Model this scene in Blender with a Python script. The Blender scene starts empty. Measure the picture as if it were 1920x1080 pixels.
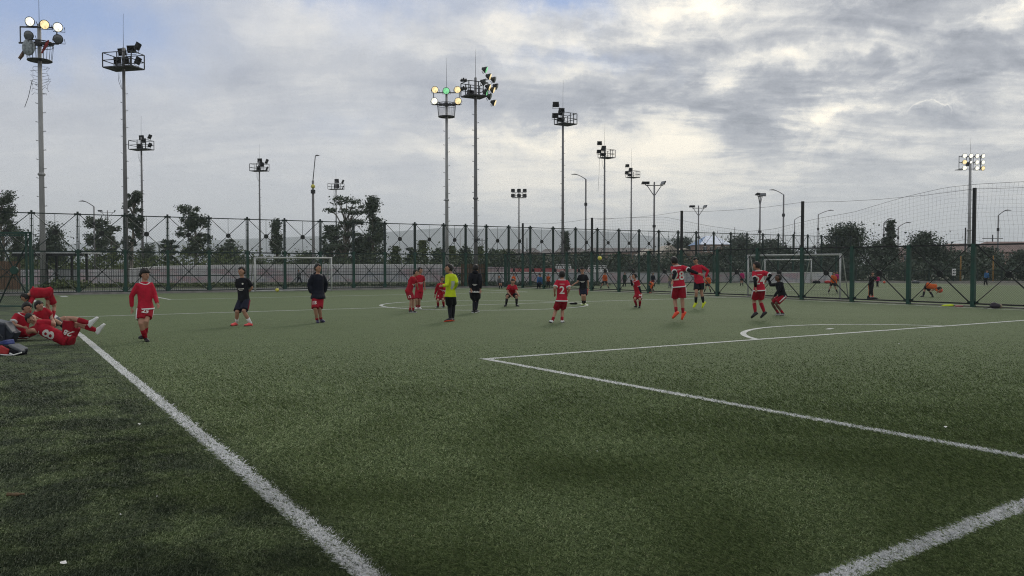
import bpy, bmesh, math, random
import numpy as np
from mathutils import Vector, Matrix
from mathutils.bvhtree import BVHTree

R = math.radians
SC = bpy.context.scene
# ------------------------------------------------------------------ camera
F = 1540.0            # focal length in photo pixels (1920 wide)
CAM_H = 1.55
YH = 497.0            # photo row of the horizon
cd = bpy.data.cameras.new('camera')
cam = bpy.data.objects.new('camera', cd)
SC.collection.objects.link(cam)
cd.sensor_width = 36.0
cd.lens = 36.0 * F / 1920.0
cd.clip_start = 0.05
cd.clip_end = 30000
TH = math.atan((540 - YH) / F)
cam.location = (0, 0, CAM_H)
cam.rotation_euler = (math.pi / 2 - TH, 0, 0)
SC.camera = cam

# ------------------------------------------------------------------ exposure / cycles
SC.view_settings.view_transform = 'Standard'
SC.view_settings.look = 'None'
SC.view_settings.exposure = 0.76
SC.view_settings.gamma = 1.0
SC.render.engine = 'CYCLES'
cy = SC.cycles
cy.use_denoising = True
cy.use_adaptive_sampling = False
cy.denoising_prefilter = 'NONE'
cy.filter_width = 1.1
cy.max_bounces = 6
cy.diffuse_bounces = 3
cy.glossy_bounces = 2
cy.transmission_bounces = 2
cy.volume_bounces = 1
cy.transparent_max_bounces = 8
cy.sample_clamp_indirect = 4.0

# ------------------------------------------------------------------ node expressions
class NT:
    def __init__(s, tree):
        s.t = tree
    def new(s, kind, **kw):
        n = s.t.nodes.new(kind)
        for k, v in kw.items():
            setattr(n, k, v)
        return n
    def put(s, sock, val):
        if isinstance(val, Ex):
            s.t.links.new(val.s, sock)
        elif isinstance(val, bpy.types.NodeSocket):
            s.t.links.new(val, sock)
        else:
            if sock.type == 'RGBA' and len(val) == 3:
                val = (*val, 1)
            sock.default_value = val
    def math(s, op, a, b=None, c=None, clamp=False):
        n = s.new('ShaderNodeMath', operation=op, use_clamp=clamp)
        s.put(n.inputs[0], a)
        if b is not None: s.put(n.inputs[1], b)
        if c is not None: s.put(n.inputs[2], c)
        return Ex(s, n.outputs[0])
    def noise(s, vec, scale, detail=4, rough=0.55, dist=0.0, color=False):
        n = s.new('ShaderNodeTexNoise')
        s.put(n.inputs['Vector'], vec)
        n.inputs['Scale'].default_value = scale
        n.inputs['Detail'].default_value = detail
        n.inputs['Roughness'].default_value = rough
        n.inputs['Distortion'].default_value = dist
        return Ex(s, n.outputs[1 if color else 0])
    def vec(s, x, y, z):
        n = s.new('ShaderNodeCombineXYZ')
        for i, v in enumerate((x, y, z)): s.put(n.inputs[i], v)
        return Ex(s, n.outputs[0])
    def sep(s, v):
        n = s.new('ShaderNodeSeparateXYZ'); s.put(n.inputs[0], v)
        return [Ex(s, o) for o in n.outputs]
    def mixc(s, f, a, b):
        n = s.new('ShaderNodeMix', data_type='RGBA')
        s.put(n.inputs[0], f); s.put(n.inputs[6], a); s.put(n.inputs[7], b)
        return Ex(s, n.outputs[2])
    def step(s, v, lo, hi):
        n = s.new('ShaderNodeMapRange', interpolation_type='SMOOTHSTEP')
        s.put(n.inputs[0], v); n.inputs[1].default_value = lo; n.inputs[2].default_value = hi
        return Ex(s, n.outputs[0])
    def ramp(s, v, stops):
        n = s.new('ShaderNodeValToRGB')
        el = n.color_ramp.elements
        while len(el) < len(stops): el.new(0.5)
        for e, (p, c) in zip(el, stops):
            e.position = p; e.color = (*c, 1)
        s.put(n.inputs[0], v)
        return Ex(s, n.outputs[0])
    def coords(s, which='Object'):
        return Ex(s, s.new('ShaderNodeTexCoord').outputs[which])
    def worldpos(s):
        return Ex(s, s.new('ShaderNodeNewGeometry').outputs['Position'])

class Ex:
    def __init__(s, nt, sock): s.nt, s.s = nt, sock
    def __add__(s, o): return s.nt.math('ADD', s, o)
    __radd__ = __add__
    def __sub__(s, o): return s.nt.math('SUBTRACT', s, o)
    def __rsub__(s, o): return s.nt.math('SUBTRACT', o, s)
    def __mul__(s, o): return s.nt.math('MULTIPLY', s, o)
    __rmul__ = __mul__
    def __truediv__(s, o): return s.nt.math('DIVIDE', s, o)

# ------------------------------------------------------------------ world: nishita sky behind broken evening cloud
SUN_AZ, SUN_EL = R(16), R(34)       # azimuth right of the view direction, sun behind the cloud
world = bpy.data.worlds.new('World')
SC.world = world
world.use_nodes = True
wt = world.node_tree
wt.nodes.clear()
W = NT(wt)
def px_dir(px, py):
    az = math.atan((px - 960) / F)
    return az, math.atan((YH - py) / F * math.cos(az))
sky = W.new('ShaderNodeTexSky', sky_type='NISHITA', sun_disc=False)
sky.sun_elevation = SUN_EL
sky.sun_rotation = SUN_AZ
sky.altitude = 2500
d = W.coords('Generated')
dx, dy, dz = W.sep(d)
wn = W.noise(d, 5.0, 5, 0.6, color=True)
wx, wy, wz = W.sep(wn)
wn2 = W.noise(d, 22.0, 5, 0.62, color=True)
vx, vy, vz = W.sep(wn2)
az = W.math('ARCTAN2', dx, dy) + (wx - 0.5) * 0.20 + (vx - 0.5) * 0.085
hor = W.math('SQRT', dx * dx + dy * dy)
el0 = W.math('ARCTAN2', dz, hor)
el = el0 + (wy - 0.5) * 0.10 + (vy - 0.5) * 0.055
def blob(px, py, rx, ry):
    a, e = px_dir(px, py)
    u_ = (az - a) / (rx / F)
    v_ = (el - e) / (ry / F)
    return W.math('POWER', 2.718, (u_ * u_ + v_ * v_) * -1.0)
def blobs(lst):
    tot = None
    for (px, py, rx, ry, w) in lst:
        b = blob(px, py, rx, ry) * w
        tot = b if tot is None else tot + b
    return tot
blue = blobs([(75, 20, 200, 75, 1.4), (690, -5, 190, 42, .75), (1050, 14, 85, 34, 1.3), (705, 70, 60, 40, .3),
              (1080, 118, 170, 16, .3), (640, 240, 70, 30, .14)])
dark = blobs([(480, 145, 95, 34, .85), (820, 165, 105, 58, .95), (1010, 190, 200, 34, .45), (1160, 195, 110, 40, .6),
              (1450, 150, 250, 26, .85), (1800, 140, 220, 26, .8), (1650, 28, 170, 24, .7), (1850, 60, 110, 36, .75),
              (1425, 262, 75, 55, .7), (1640, 320, 180, 60, .45), (1860, 250, 150, 90, .5), (1180, 100, 190, 22, .4),
              (1310, 200, 110, 26, .5), (700, 165, 70, 26, .35), (1250, 330, 120, 22, .35), (1720, 222, 70, 40, .45),
              (210, 200, 240, 150, .13), (1500, 395, 160, 22, .25)])
brite = blobs([(600, 50, 170, 46, .45), (880, 60, 120, 34, .35), (1130, 40, 150, 18, .45), (1320, 15, 130, 24, .25),
               (930, 105, 120, 18, .5), (1010, 256, 130, 11, .75), (1130, 145, 150, 18, .35), (1500, 95, 200, 16, .5),
               (1740, 88, 150, 14, .6), (1600, 215, 120, 11, .75), (1945, -5, 62, 44, 1.5), (1300, 235, 70, 32, .5),
               (1490, 205, 60, 20, .5), (560, 200, 130, 50, .2), (1600, 292, 40, 14, .35), (700, 160, 260, 14, .18),
               (1180, 320, 330, 70, .38), (1770, 205, 30, 10, .5)])
zz = W.math('MAXIMUM', dz, 0.0) + 0.13
cp = W.vec(dx / zz, dy / zz, 0.0)
n_a = W.noise(cp, 0.75, 9, 0.62, 0.6) - 0.5
cp2 = W.vec(dx / zz * 0.8, dy / zz * 1.8, 3.1)
n_b = W.noise(cp2, 1.6, 8, 0.6, 1.1) - 0.5
n_c = (W.noise(d, 9.0, 9, 0.66, 0.5) - 0.5) + (W.noise(W.vec(dx, dy, dz * 2.2), 30.0, 6, 0.6, 0.8) - 0.5) * 0.35
ridge = W.math('ABSOLUTE', W.noise(cp, 1.9, 6, 0.6, 0.7) - 0.5)
wisp = W.math('SUBTRACT', 1.0, ridge * 9.0, clamp=True)
billow = W.math('ABSOLUTE', W.noise(W.vec(dx + (wx - .5) * .1, dy, dz * 1.7), 13.0, 9, 0.66, 0.5) - 0.5) - 0.07
right = W.step(W.math('ARCTAN2', dx, dy), -0.25, 0.28)
edge1 = W.step(W.noise(W.vec(dx / zz * .9 + (vx - .5) * .25, dy / zz * .9, 7.7), 1.35, 11, 0.60, 0.8), .475, .575) - .5
edge2 = W.step(W.noise(W.vec(dx + (vx - .5) * .05, dy, dz * 2.0 + 2.), 7.5, 11, 0.62, 0.9), .48, .60) - .5
high = W.step(el0, 0.02, 0.16)
amp = (right * 0.78 + 0.50) * (high * 0.8 + 0.2)
val = 0.512 + n_a * amp * 0.40 + n_b * amp * 0.46 + n_c * amp * 0.46 + billow * amp * 0.30 + wisp * amp * 0.06 * right
val = val + edge1 * amp * .105 + edge2 * amp * .07
val = val + brite * 0.27 * (1.0 + n_b * 3.0) - dark * 0.19 * (1.0 + n_c * 2.2)
val = val - W.step(el0, 0.35, 0.9) * 0.04
# one towering cloud with a lit rim
def rim(px, py, r, w, gain):
    a, e = px_dir(px, py)
    ax_ = W.math('ARCTAN2', dx, dy) + (vx - 0.5) * 0.012 + (wn2_hi - 0.5) * 0.008
    ex_ = el0 + (vy - 0.5) * 0.012 + (wn2_hi - 0.5) * 0.008
    u_ = (ax_ - a) / (r / F); v_ = (ex_ - e) / (r / F * .8)
    dist = W.math('SQRT', u_ * u_ + v_ * v_)
    band = W.math('SUBTRACT', 1.0, W.math('ABSOLUTE', dist - 1.0) / w, clamp=True)
    return band * W.step(v_ + u_ * .2, 0.0, 0.6) * gain
wn2_hi = W.noise(d, 90.0, 3, 0.6)
val = val + rim(1735, 222, 34, .06, .16)
glow = blobs([(1150, 260, 380, 140, 1.1)])
val = val + glow * .055
cloud = W.ramp(val, [(0.16, (.165, .176, .200)), (0.34, (.262, .272, .296)), (0.50, (.385, .388, .392)),
                     (0.64, (.55, .535, .50)), (0.85, (.86, .78, .64))])
lav = W.mixc((1.0 - right) * 0.38, cloud, (.325, .345, .395))
lav = W.mixc(W.step(el0, 0.17, 0.0) * 0.5, lav, (.405, .408, .405))
lav = W.mixc(W.math('MULTIPLY', glow, W.step(val, .42, .66) * .55), lav, (.66, .615, .52))
bluec = W.mixc(W.math('MULTIPLY', blue, 0.80, clamp=True), lav, (.235, .295, .45))
bg_cloud = W.new('ShaderNodeBackground')
W.put(bg_cloud.inputs[0], bluec)
bg_cloud.inputs[1].default_value = 1.0
bg_sky = W.new('ShaderNodeBackground')
W.put(bg_sky.inputs[0], sky.outputs[0])
bg_sky.inputs[1].default_value = 0.06
mx = W.new('ShaderNodeMixShader')
W.put(mx.inputs[0], W.math('SUBTRACT', 0.97, blue * 0.25, clamp=True))
wt.links.new(bg_sky.outputs[0], mx.inputs[1])
wt.links.new(bg_cloud.outputs[0], mx.inputs[2])
out = W.new('ShaderNodeOutputWorld')
wt.links.new(mx.outputs[0], out.inputs[0])
world.cycles.sampling_method = 'MANUAL'
world.cycles.sample_map_resolution = 512

sd = bpy.data.lights.new('sun', 'SUN')
sd.energy = 0.75
sd.angle = R(18)
sd.color = (1.0, .93, .82)
sun = bpy.data.objects.new('sun', sd)
SC.collection.objects.link(sun)
sv = Vector((math.sin(SUN_AZ) * math.cos(SUN_EL), math.cos(SUN_AZ) * math.cos(SUN_EL), math.sin(SUN_EL)))
sun.rotation_euler = sv.to_track_quat('Z', 'Y').to_euler()

# ------------------------------------------------------------------ object helpers
COL = SC.collection
def tag(o, label=None, cat=None, group=None, kind=None):
    if label: o['label'] = label
    if cat: o['category'] = cat
    if group: o['group'] = group
    if kind: o['kind'] = kind
    return o
def empty(name, loc=(0, 0, 0), rz=0.0, label=None, cat=None, group=None):
    o = bpy.data.objects.new(name, None)
    COL.objects.link(o)
    o.location = loc
    o.rotation_euler = (0, 0, rz)
    o.empty_display_size = 0.3
    return tag(o, label, cat, group)
def link(name, me, parent=None, loc=None, rz=None, scale=None):
    o = bpy.data.objects.new(name, me)
    COL.objects.link(o)
    o.parent = parent
    if loc: o.location = loc
    if rz is not None: o.rotation_euler = (0, 0, rz)
    if scale: o.scale = scale
    return o
def copy_tree(o, parent=None):
    c = o.copy(); COL.objects.link(c); c.parent = parent
    for ch in list(o.children):
        if ch.name in SC.objects: copy_tree(ch, c)
    return c

class MB:
    """collects polygons for ONE mesh"""
    def __init__(s): s.v = []; s.f = []; s.m = []
    def add(s, vs, fs, mi=0):
        n = len(s.v); s.v += [tuple(v) for v in vs]
        s.f += [tuple(i + n for i in f) for f in fs]; s.m += [mi] * len(fs)
    def box(s, c, size, rz=0.0, mi=0, M=None):
        hx, hy, hz = size[0] / 2, size[1] / 2, size[2] / 2
        vs = [Vector((x, y, z)) for z in (-hz, hz) for y in (-hy, hy) for x in (-hx, hx)]
        M = M or Matrix.Rotation(rz, 3, 'Z')
        vs = [M @ v + Vector(c) for v in vs]
        s.add(vs, [(0, 2, 3, 1), (4, 5, 7, 6), (0, 1, 5, 4), (2, 6, 7, 3), (0, 4, 6, 2), (1, 3, 7, 5)], mi)
    def tube(s, pts, rad, n=8, mi=0, cap=True, ratio=1.0, side=None):
        """tapered tube along points; ratio<1 flattens it across 'side'"""
        pts = [Vector(p) for p in pts]
        if not hasattr(rad, '__len__'): rad = [rad] * len(pts)
        rings = []
        prev = None
        for i, p in enumerate(pts):
            t = (pts[min(i + 1, len(pts) - 1)] - pts[max(i - 1, 0)])
            if t.length < 1e-9: t = Vector((0, 0, 1))
            t.normalize()
            if side is not None: a = Vector(side)
            elif prev is not None: a = prev
            else: a = Vector((1, 0, 0)) if abs(t.x) < .8 else Vector((0, 1, 0))
            a = (a - t * a.dot(t))
            if a.length < 1e-6: a = t.orthogonal()
            a.normalize(); prev = a
            b = t.cross(a)
            r = rad[i]
            rings.append([p + a * (math.cos(q) * r) + b * (math.sin(q) * r * ratio)
                          for q in [2 * math.pi * k / n for k in range(n)]])
        s.rings(rings, mi, cap)
    def rings(s, rings, mi=0, cap=True):
        n = len(rings[0]); base = len(s.v)
        vs = [v for r in rings for v in r]
        fs = []
        for i in range(len(rings) - 1):
            for k in range(n):
                a = i * n + k; b = i * n + (k + 1) % n
                fs.append((a, b, b + n, a + n))
        if cap:
            fs.append(tuple(reversed(range(n))))
            fs.append(tuple(range((len(rings) - 1) * n, len(rings) * n)))
        s.add(vs, fs, mi)
    def ball(s, c, r, n=10, m=7, mi=0, M=None):
        if not hasattr(r, '__len__'): r = (r, r, r)
        c = Vector(c); vs = []; fs = []
        def tr(v):
            v = Vector((v[0] * r[0], v[1] * r[1], v[2] * r[2]))
            return (M @ v if M else v) + c
        vs.append(tr((0, 0, 1)))
        for i in range(1, m):
            t = math.pi * i / m
            for k in range(n):
                q = 2 * math.pi * k / n
                vs.append(tr((math.sin(t) * math.cos(q), math.sin(t) * math.sin(q), math.cos(t))))
        vs.append(tr((0, 0, -1)))
        for k in range(n): fs.append((0, 1 + k, 1 + (k + 1) % n))
        for i in range(m - 2):
            for k in range(n):
                a = 1 + i * n + k; b = 1 + i * n + (k + 1) % n
                fs.append((a, a + n, b + n, b))
        L = len(vs) - 1
        for k in range(n): fs.append((L, L - n + (k + 1) % n, L - n + k))
        s.add(vs, fs, mi)
    def mesh(s, name, mats, smooth=False):
        me = bpy.data.meshes.new(name)
        me.from_pydata(s.v, [], s.f)
        if not isinstance(mats, (list, tuple)): mats = [mats]
        for m in mats: me.materials.append(m)
        if len(mats) > 1: me.polygons.foreach_set('material_index', s.m)
        if smooth: me.polygons.foreach_set('use_smooth', [True] * len(s.f))
        me.update()
        return me
    def obj(s, name, mats, parent=None, smooth=False, **kw):
        return link(name, s.mesh(name, mats, smooth), parent, **kw)

# ------------------------------------------------------------------ materials
def mat(name, col, rough=.7, metal=0., var=0., vscale=3., bump=0., bscale=40., spec=.4, col2=None, emit=None, estr=0., coord='Object', aniso=None):
    m = bpy.data.materials.new(name); m.use_nodes = True
    t = m.node_tree; N = NT(t)
    b = t.nodes['Principled BSDF']
    b.inputs['Roughness'].default_value = rough
    b.inputs['Metallic'].default_value = metal
    b.inputs['Specular IOR Level'].default_value = spec
    c = N.coords(coord)
    if aniso:
        x, y, z = N.sep(c); c = N.vec(x * aniso[0], y * aniso[1], z * aniso[2])
    if var or col2:
        n = N.step(N.noise(c, vscale, 6, .62), .3, .7)
        c2 = col2 or tuple(v * (1 - var) for v in col)
        c1 = col if col2 else tuple(min(1, v * (1 + var * .6)) for v in col)
        N.put(b.inputs['Base Color'], N.mixc(n, c1, c2))
    else:
        b.inputs['Base Color'].default_value = (*col, 1)
    if bump:
        bn = N.new('ShaderNodeBump'); bn.inputs['Strength'].default_value = bump
        bn.inputs['Distance'].default_value = .02
        N.put(bn.inputs['Height'], N.noise(c, bscale, 5, .6))
        t.links.new(bn.outputs[0], b.inputs['Normal'])
    if emit:
        b.inputs['Emission Color'].default_value = (*emit, 1)
        b.inputs['Emission Strength'].default_value = estr
    return m

M_green = mat('green_paint', (.012, .055, .040), .5, 0, .35, 2.)
M_dgreen = mat('dark_green_paint', (.006, .022, .018), .5, 0, .3, 2.)
M_black = mat('black_paint', (.008, .010, .011), .5, 0, .3, 4.)
M_wire = mat('fence_wire', (.03, .045, .042), .5, .4)
M_net = mat('net_cord', (.05, .055, .06), .9)
M_galv = mat('galvanised_steel', (.36, .365, .365), .6, .2, .28, 1.2, aniso=(1, 1, .25))
M_galvd = mat('weathered_steel', (.20, .20, .205), .6, .2, .3, 1.2, aniso=(1, 1, .25))
M_dark = mat('dark_metal', (.035, .037, .040), .5, .3, .3, 5.)
M_white = mat('white_paint', (.72, .73, .72), .45, 0, .12, 3.)
M_conc = mat('concrete', (.27, .26, .245), .9, 0, .25, 2., .3, 60)
M_glass = mat('lens_glass', (.10, .11, .12), .15, 0, spec=.8)
M_lensgrey = mat('pale_lens', (.30, .32, .32), .3, 0, .2, 8)
M_lit_w = mat('lit_lens_white', (.9, .9, .85), .3, emit=(1, .97, .82), estr=1.15)
M_lit_y = mat('lit_lens_warm', (.9, .75, .4), .3, emit=(1, .78, .42), estr=.95)
M_lit_g = mat('lit_lens_green', (.2, .8, .4), .3, emit=(.30, .80, .38), estr=.75)

for _m, _e in ((M_lit_w, .66), (M_lit_y, .62), (M_lit_g, .45)):
    N = NT(_m.node_tree); _n = N.step(N.noise(N.coords('Object'), 5.5, 3, .6), .30, .62)
    N.put(_m.node_tree.nodes['Principled BSDF'].inputs['Emission Strength'], _n * (_e * .6) + _e * .4)

# ------------------------------------------------------------------ pitch frame: local y runs along the touchline (u), local x across the pitch (v)
AZ = R(32.603)
U = Vector((-math.sin(AZ), math.cos(AZ), 0)); V = Vector((math.cos(AZ), math.sin(AZ), 0))
def UV(u, v, z=0.): return U * u + V * v + Vector((0, 0, z))
def at(px, depth, z=0.): return Vector(((px - 960) / F * depth, depth, z))
def zof(py, depth): return CAM_H + (YH - py) * depth / F
def depth_of(py): return CAM_H * F / (py - YH)
# ------------------------------------------------------------------ ground
def turf_base(N, dark_side=True):
    """real colour of the artificial turf: mottled green with darker rubber-infill patches; returns colour expression"""
    c = N.coords('Object')
    x, y, z = N.sep(c)
    big = N.noise(c, .55, 4, .6)
    mid = N.noise(c, 2.6, 5, .65, .6)
    fine = N.noise(c, 38., 4, .7)
    vfine = N.noise(c, 170., 2, .7)
    green = N.mixc(N.step(big, .35, .65), (.092, .132, .056), (.078, .114, .047))
    green = N.mixc(N.step(fine, .3, .7), green, (.118, .156, .070))
    infill = N.step(mid, .50, .72)
    green = N.mixc(infill * .22, green, (.040, .050, .036))
    green = N.mixc(N.step(vfine, .48, .72) * .4, green, (.040, .050, .035))
    if dark_side:
        edge = x + (N.noise(c, 1.3, 4, .6) - .5) * 1.4
        wear = N.step(edge, 2.1, 1.3) * (N.step(N.noise(c, 1.3, 5, .68), .36, .60) * .75 + .25)
        N.wear = wear
    return green, c
def turf_mat():
    m = bpy.data.materials.new('turf'); m.use_nodes = True
    N = NT(m.node_tree); b = m.node_tree.nodes['Principled BSDF']
    col, c = turf_base(N)
    col = N.mixc(N.wear * .80, col, (.020, .027, .024))
    N.put(b.inputs['Base Color'], col)
    b.inputs['Roughness'].default_value = .85
    b.inputs['Specular IOR Level'].default_value = .15
    b.inputs['Sheen Weight'].default_value = .05
    b.inputs['Sheen Roughness'].default_value = .5
    b.inputs['Sheen Tint'].default_value = (.7, .8, .55, 1)
    bn = N.new('ShaderNodeBump'); bn.inputs['Strength'].default_value = .8; bn.inputs['Distance'].default_value = .03
    N.put(bn.inputs['Height'], N.noise(c, 55., 4, .75) + N.noise(c, 5., 3, .6) * .6)
    m.node_tree.links.new(bn.outputs[0], b.inputs['Normal'])
    return m
M_turf = turf_mat()
M_soil = mat('rough_ground', (.060, .085, .040), .95, 0, .5, .25, .6, 6, col2=(.085, .085, .060))
M_path = mat('asphalt_path', (.10, .10, .10), .9, 0, .25, .8, .3, 40)

def sheet(name, u0, u1, v0, v1, z, m, n=1):
    mb = MB()
    for i in range(n):
        a = u0 + (u1 - u0) * i / n; b = u0 + (u1 - u0) * (i + 1) / n
        mb.add([(v0, a, z), (v1, a, z), (v1, b, z), (v0, b, z)], [(0, 1, 2, 3)])
    o = mb.obj(name, m); o.rotation_euler = (0, 0, AZ)
    return tag(o, kind='structure')
g = MB(); S_ = 15000.
g.add([(-S_, -60, -.03), (S_, -60, -.03), (S_, S_, -.03), (-S_, S_, -.03)], [(0, 1, 2, 3)])
tag(g.obj('ground', M_soil), kind='structure')
sheet('turf_pitch', -14, 48.6, -16, 30.95, 0.0, M_turf)
sheet('second_turf_pitch', -14, 47.6, 31.05, 66, 0.0, M_turf)
sheet('second_pitch_corner', 47.6, 53.0, 31.05, 58, 0.0, M_turf)
sheet('path', 50.2, 56.5, -40, 30.9, -.012, M_path)
k = MB(); k.box((8, 49.3, .02), (46, .34, .12)); o = k.obj('kerb', M_conc); o.rotation_euler = (0, 0, AZ); tag(o, kind='structure')
k = MB(); k.box((31.0, 18, .015), (.22, 62, .05)); o = k.obj('kerb', M_conc); o.rotation_euler = (0, 0, AZ); tag(o, kind='structure')
M_line = bpy.data.materials.new('line_fibre'); M_line.use_nodes = True
N = NT(M_line.node_tree); b = M_line.node_tree.nodes['Principled BSDF']
c_ = N.coords('Object')
wearn = N.step(N.noise(c_, 60., 4, .75) * .7 + N.noise(c_, 7., 4, .6) * .3, .36, .60)
N.put(b.inputs['Base Color'], N.mixc(wearn, (.14, .16, .13), (.60, .62, .61)))
b.inputs['Roughness'].default_value = .8
LINES = []     # (v0,u0,v1,u1,width) rectangles for the blade colouring
LW = .13
def line_rect(u0, v0, u1, v1, name='pitch_line', w=LW, near=False):
    d_ = Vector((v1 - v0, u1 - u0, 0)); L = d_.length; d_.normalize(); n_ = Vector((-d_.y, d_.x, 0)) * w / 2
    a = Vector((v0, u0, .004)); b_ = Vector((v1, u1, .004))
    mb = MB(); rng = random.Random(int(u0 * 7 + v1 * 13))
    segs = max(2, int(L / .35)); pl = []; pr = []
    for i in range(segs + 1):
        p = a.lerp(b_, i / segs); j = rng.uniform(-.006, .006)
        pl.append(p + n_ * (1 + rng.uniform(-.08, .08)) + n_.normalized() * j)
        pr.append(p - n_ * (1 + rng.uniform(-.08, .08)) + n_.normalized() * j)
    mb.add(pl + pr, [(i, i + segs + 1, i + segs + 2, i + 1) for i in range(segs)])
    o = mb.obj(name, M_line); o.rotation_euler = (0, 0, AZ); tag(o, kind='structure')
    if near: LINES.append((v0, u0, v1, u1, w))
def line_arc(cu, cv, r, a0, a1, n=72, w=LW):
    mb = MB(); vs = []
    for i in range(n + 1):
        q = a0 + (a1 - a0) * i / n
        for s_ in (-1, 1):
            vs.append((cv + (r + s_ * w / 2) * math.sin(q), cu + (r + s_ * w / 2) * math.cos(q), .0045))
    mb.add(vs, [(2 * i, 2 * i + 2, 2 * i + 3, 2 * i + 1) for i in range(n)])
    o = mb.obj('pitch_line', M_line); o.rotation_euler = (0, 0, AZ); tag(o, kind='structure')
VC = 16.4
line_rect(-13, 1.42, 20, 1.73, near=True); line_rect(20.05, 1.73, 47.9, 1.73, near=True)                 # left touchline
line_rect(2.385, 1.6, 2.635, 5.8, near=True); line_rect(2.635, 5.85, 2.67, 30.2, near=True)                # near goal line
line_rect(2.75, 7.0, 11.68, 6.91, near=True)               # box side
line_rect(11.62, 6.98, 11.62, 26.2, near=True)              # box front
line_rect(2.66, 26.26, 11.68, 26.26)
line_rect(27.65, 1.71, 27.65, 29.9)                         # halfway line
line_rect(47.9, 1.71, 47.9, 29.9)                           # far goal line
line_rect(2.66, 30.0, 47.9, 30.0)
line_rect(39.3, 6.92, 39.3, 26.2); line_rect(39.36, 6.92, 47.8, 6.92); line_rect(39.36, 26.2, 47.8, 26.2)
line_arc(27.65, VC, 4.0, 0, 2 * math.pi, 96)
a_ = math.acos(.06 / 1); 
line_arc(9.9, 17.0, 3.9, math.acos(1.78 / 3.9) * -1, math.acos(1.78 / 3.9), 40)
line_rect(12.55, 17.05, 12.68, 17.4)
line_rect(45.3, 3.2, 46.9, 3.2, w=.3)
# second pitch markings
line_rect(47.2, 31.6, 47.2, 65, w=.14); line_rect(8, 64.5, 47.2, 64.5); line_rect(33, 31.5, 33, 64, w=.1); line_rect(6, 31.7, 47, 31.7, w=.1)

# ------------------------------------------------------------------ turf blades in the foreground (one uncountable mass)
def line_mask(px, py):
    m_ = np.zeros(px.shape, bool)
    for (v0, u0, v1, u1, w) in LINES:
        dx_, dy_ = v1 - v0, u1 - u0; L = math.hypot(dx_, dy_); dx_ /= L; dy_ /= L
        s_ = (px - v0) * dx_ + (py - u0) * dy_
        t_ = np.abs(-(px - v0) * dy_ + (py - u0) * dx_)
        m_ |= (t_ < w / 2 * (1 + .12 * np.sin(s_ * 9) * np.sin(s_ * 23.7))) & (s_ > -w / 2) & (s_ < L + w / 2)
    rr_ = np.hypot(px - 17.0, py - 9.9)
    m_ |= (np.abs(rr_ - 3.9) < .06) & (py > 11.68)
    return m_
rs = np.random.RandomState(5)
NB = 1000000
q0, q1 = 1 / 3.0, 1 / 24.0
Yd = 1 / (q0 + (q1 - q0) * rs.rand(NB) ** .92)
Xd = (rs.rand(NB) * 2 - 1) * (Yd * .66 + .8)
ca, sa = math.cos(AZ), math.sin(AZ)
vv = Xd * ca + Yd * sa; uu = -Xd * sa + Yd * ca
isl = line_mask(vv, uu)
keep = rs.rand(NB) < 1.0
wd = .0024 + .00013 * Yd
ht = (.017 + .011 * rs.rand(NB)) * np.clip((22 - Yd) / 15, .2, 1)
an = rs.rand(NB) * 2 * np.pi
clump = np.sin(vv * 2.1 + np.sin(uu * 1.3) * 2) * np.sin(uu * 1.7 + np.sin(vv * .9) * 2)
lean = .6 + 1.4 * rs.rand(NB)
ld = an * .55 + clump * .35
lx, ly = np.cos(ld) * lean * ht, np.sin(ld) * lean * ht
wx_, wy_ = np.cos(an) * wd, np.sin(an) * wd
Pb = np.zeros((NB, 4, 3), np.float32)
Pb[:, 0] = np.stack([vv - wx_, uu - wy_, np.zeros(NB)], 1)
Pb[:, 1] = np.stack([vv + wx_, uu + wy_, np.zeros(NB)], 1)
Pb[:, 2] = np.stack([vv + wx_ * .8 + lx * .45, uu + wy_ * .8 + ly * .45, ht * .75], 1)
Pb[:, 3] = np.stack([vv + lx, uu + ly, ht * (.75 + .35 * rs.rand(NB))], 1)
tri = np.arange(NB)[:, None] * 4 + np.array([0, 1, 2, 0, 2, 3])[None]
me = bpy.data.meshes.new('grass_blades')
me.vertices.add(NB * 4); me.vertices.foreach_set('co', Pb.ravel())
me.loops.add(NB * 6); me.loops.foreach_set('vertex_index', tri.astype(np.int32).ravel())
me.polygons.add(NB * 2); me.polygons.foreach_set('loop_start', np.arange(0, NB * 6, 3, dtype=np.int32))
me.polygons.foreach_set('loop_total', np.full(NB * 2, 3, np.int32))
at_ = me.attributes.new('blade', 'FLOAT_COLOR', 'POINT')
cc = np.zeros((NB, 4, 4), np.float32)
cc[:, :, 0] = isl[:, None] * (rs.rand(NB)[:, None] < .85)
cc[:, :, 1] = rs.rand(NB)[:, None]
cc[:, :, 2] = rs.rand(NB)[:, None]
cc[:, :, 3] = 1
at_.data.foreach_set('color', cc.ravel())
me.update(); me.validate()
M_blade = bpy.data.materials.new('turf_blades'); M_blade.use_nodes = True
N = NT(M_blade.node_tree); b = M_blade.node_tree.nodes['Principled BSDF']
green, c_ = turf_base(N)
atn = N.new('ShaderNodeAttribute', attribute_name='blade')
ar, ag, ab = N.sep(atn.outputs['Color'])
green = N.mixc(0.45, green, (.205, .275, .122))
green = N.mixc(N.step(ag, .35, 1.0) * .75, green, (.36, .43, .215))
green = N.mixc(N.step(ag, .45, .0) * .55, green, (.045, .065, .030))
green = N.mixc(N.step(ab, .93, 1.0) * .6, green, (.42, .42, .25))
green = N.mixc(N.wear * .78, green, (.026, .036, .030))
wcol = N.mixc(ab, (.58, .59, .60), (.92, .93, .94))
N.put(b.inputs['Base Color'], N.mixc(ar, green, wcol))
b.inputs['Roughness'].default_value = .55
b.inputs['Specular IOR Level'].default_value = .2
me.materials.append(M_blade)
gb = link('grass', me); gb.rotation_euler = (0, 0, AZ)
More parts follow.
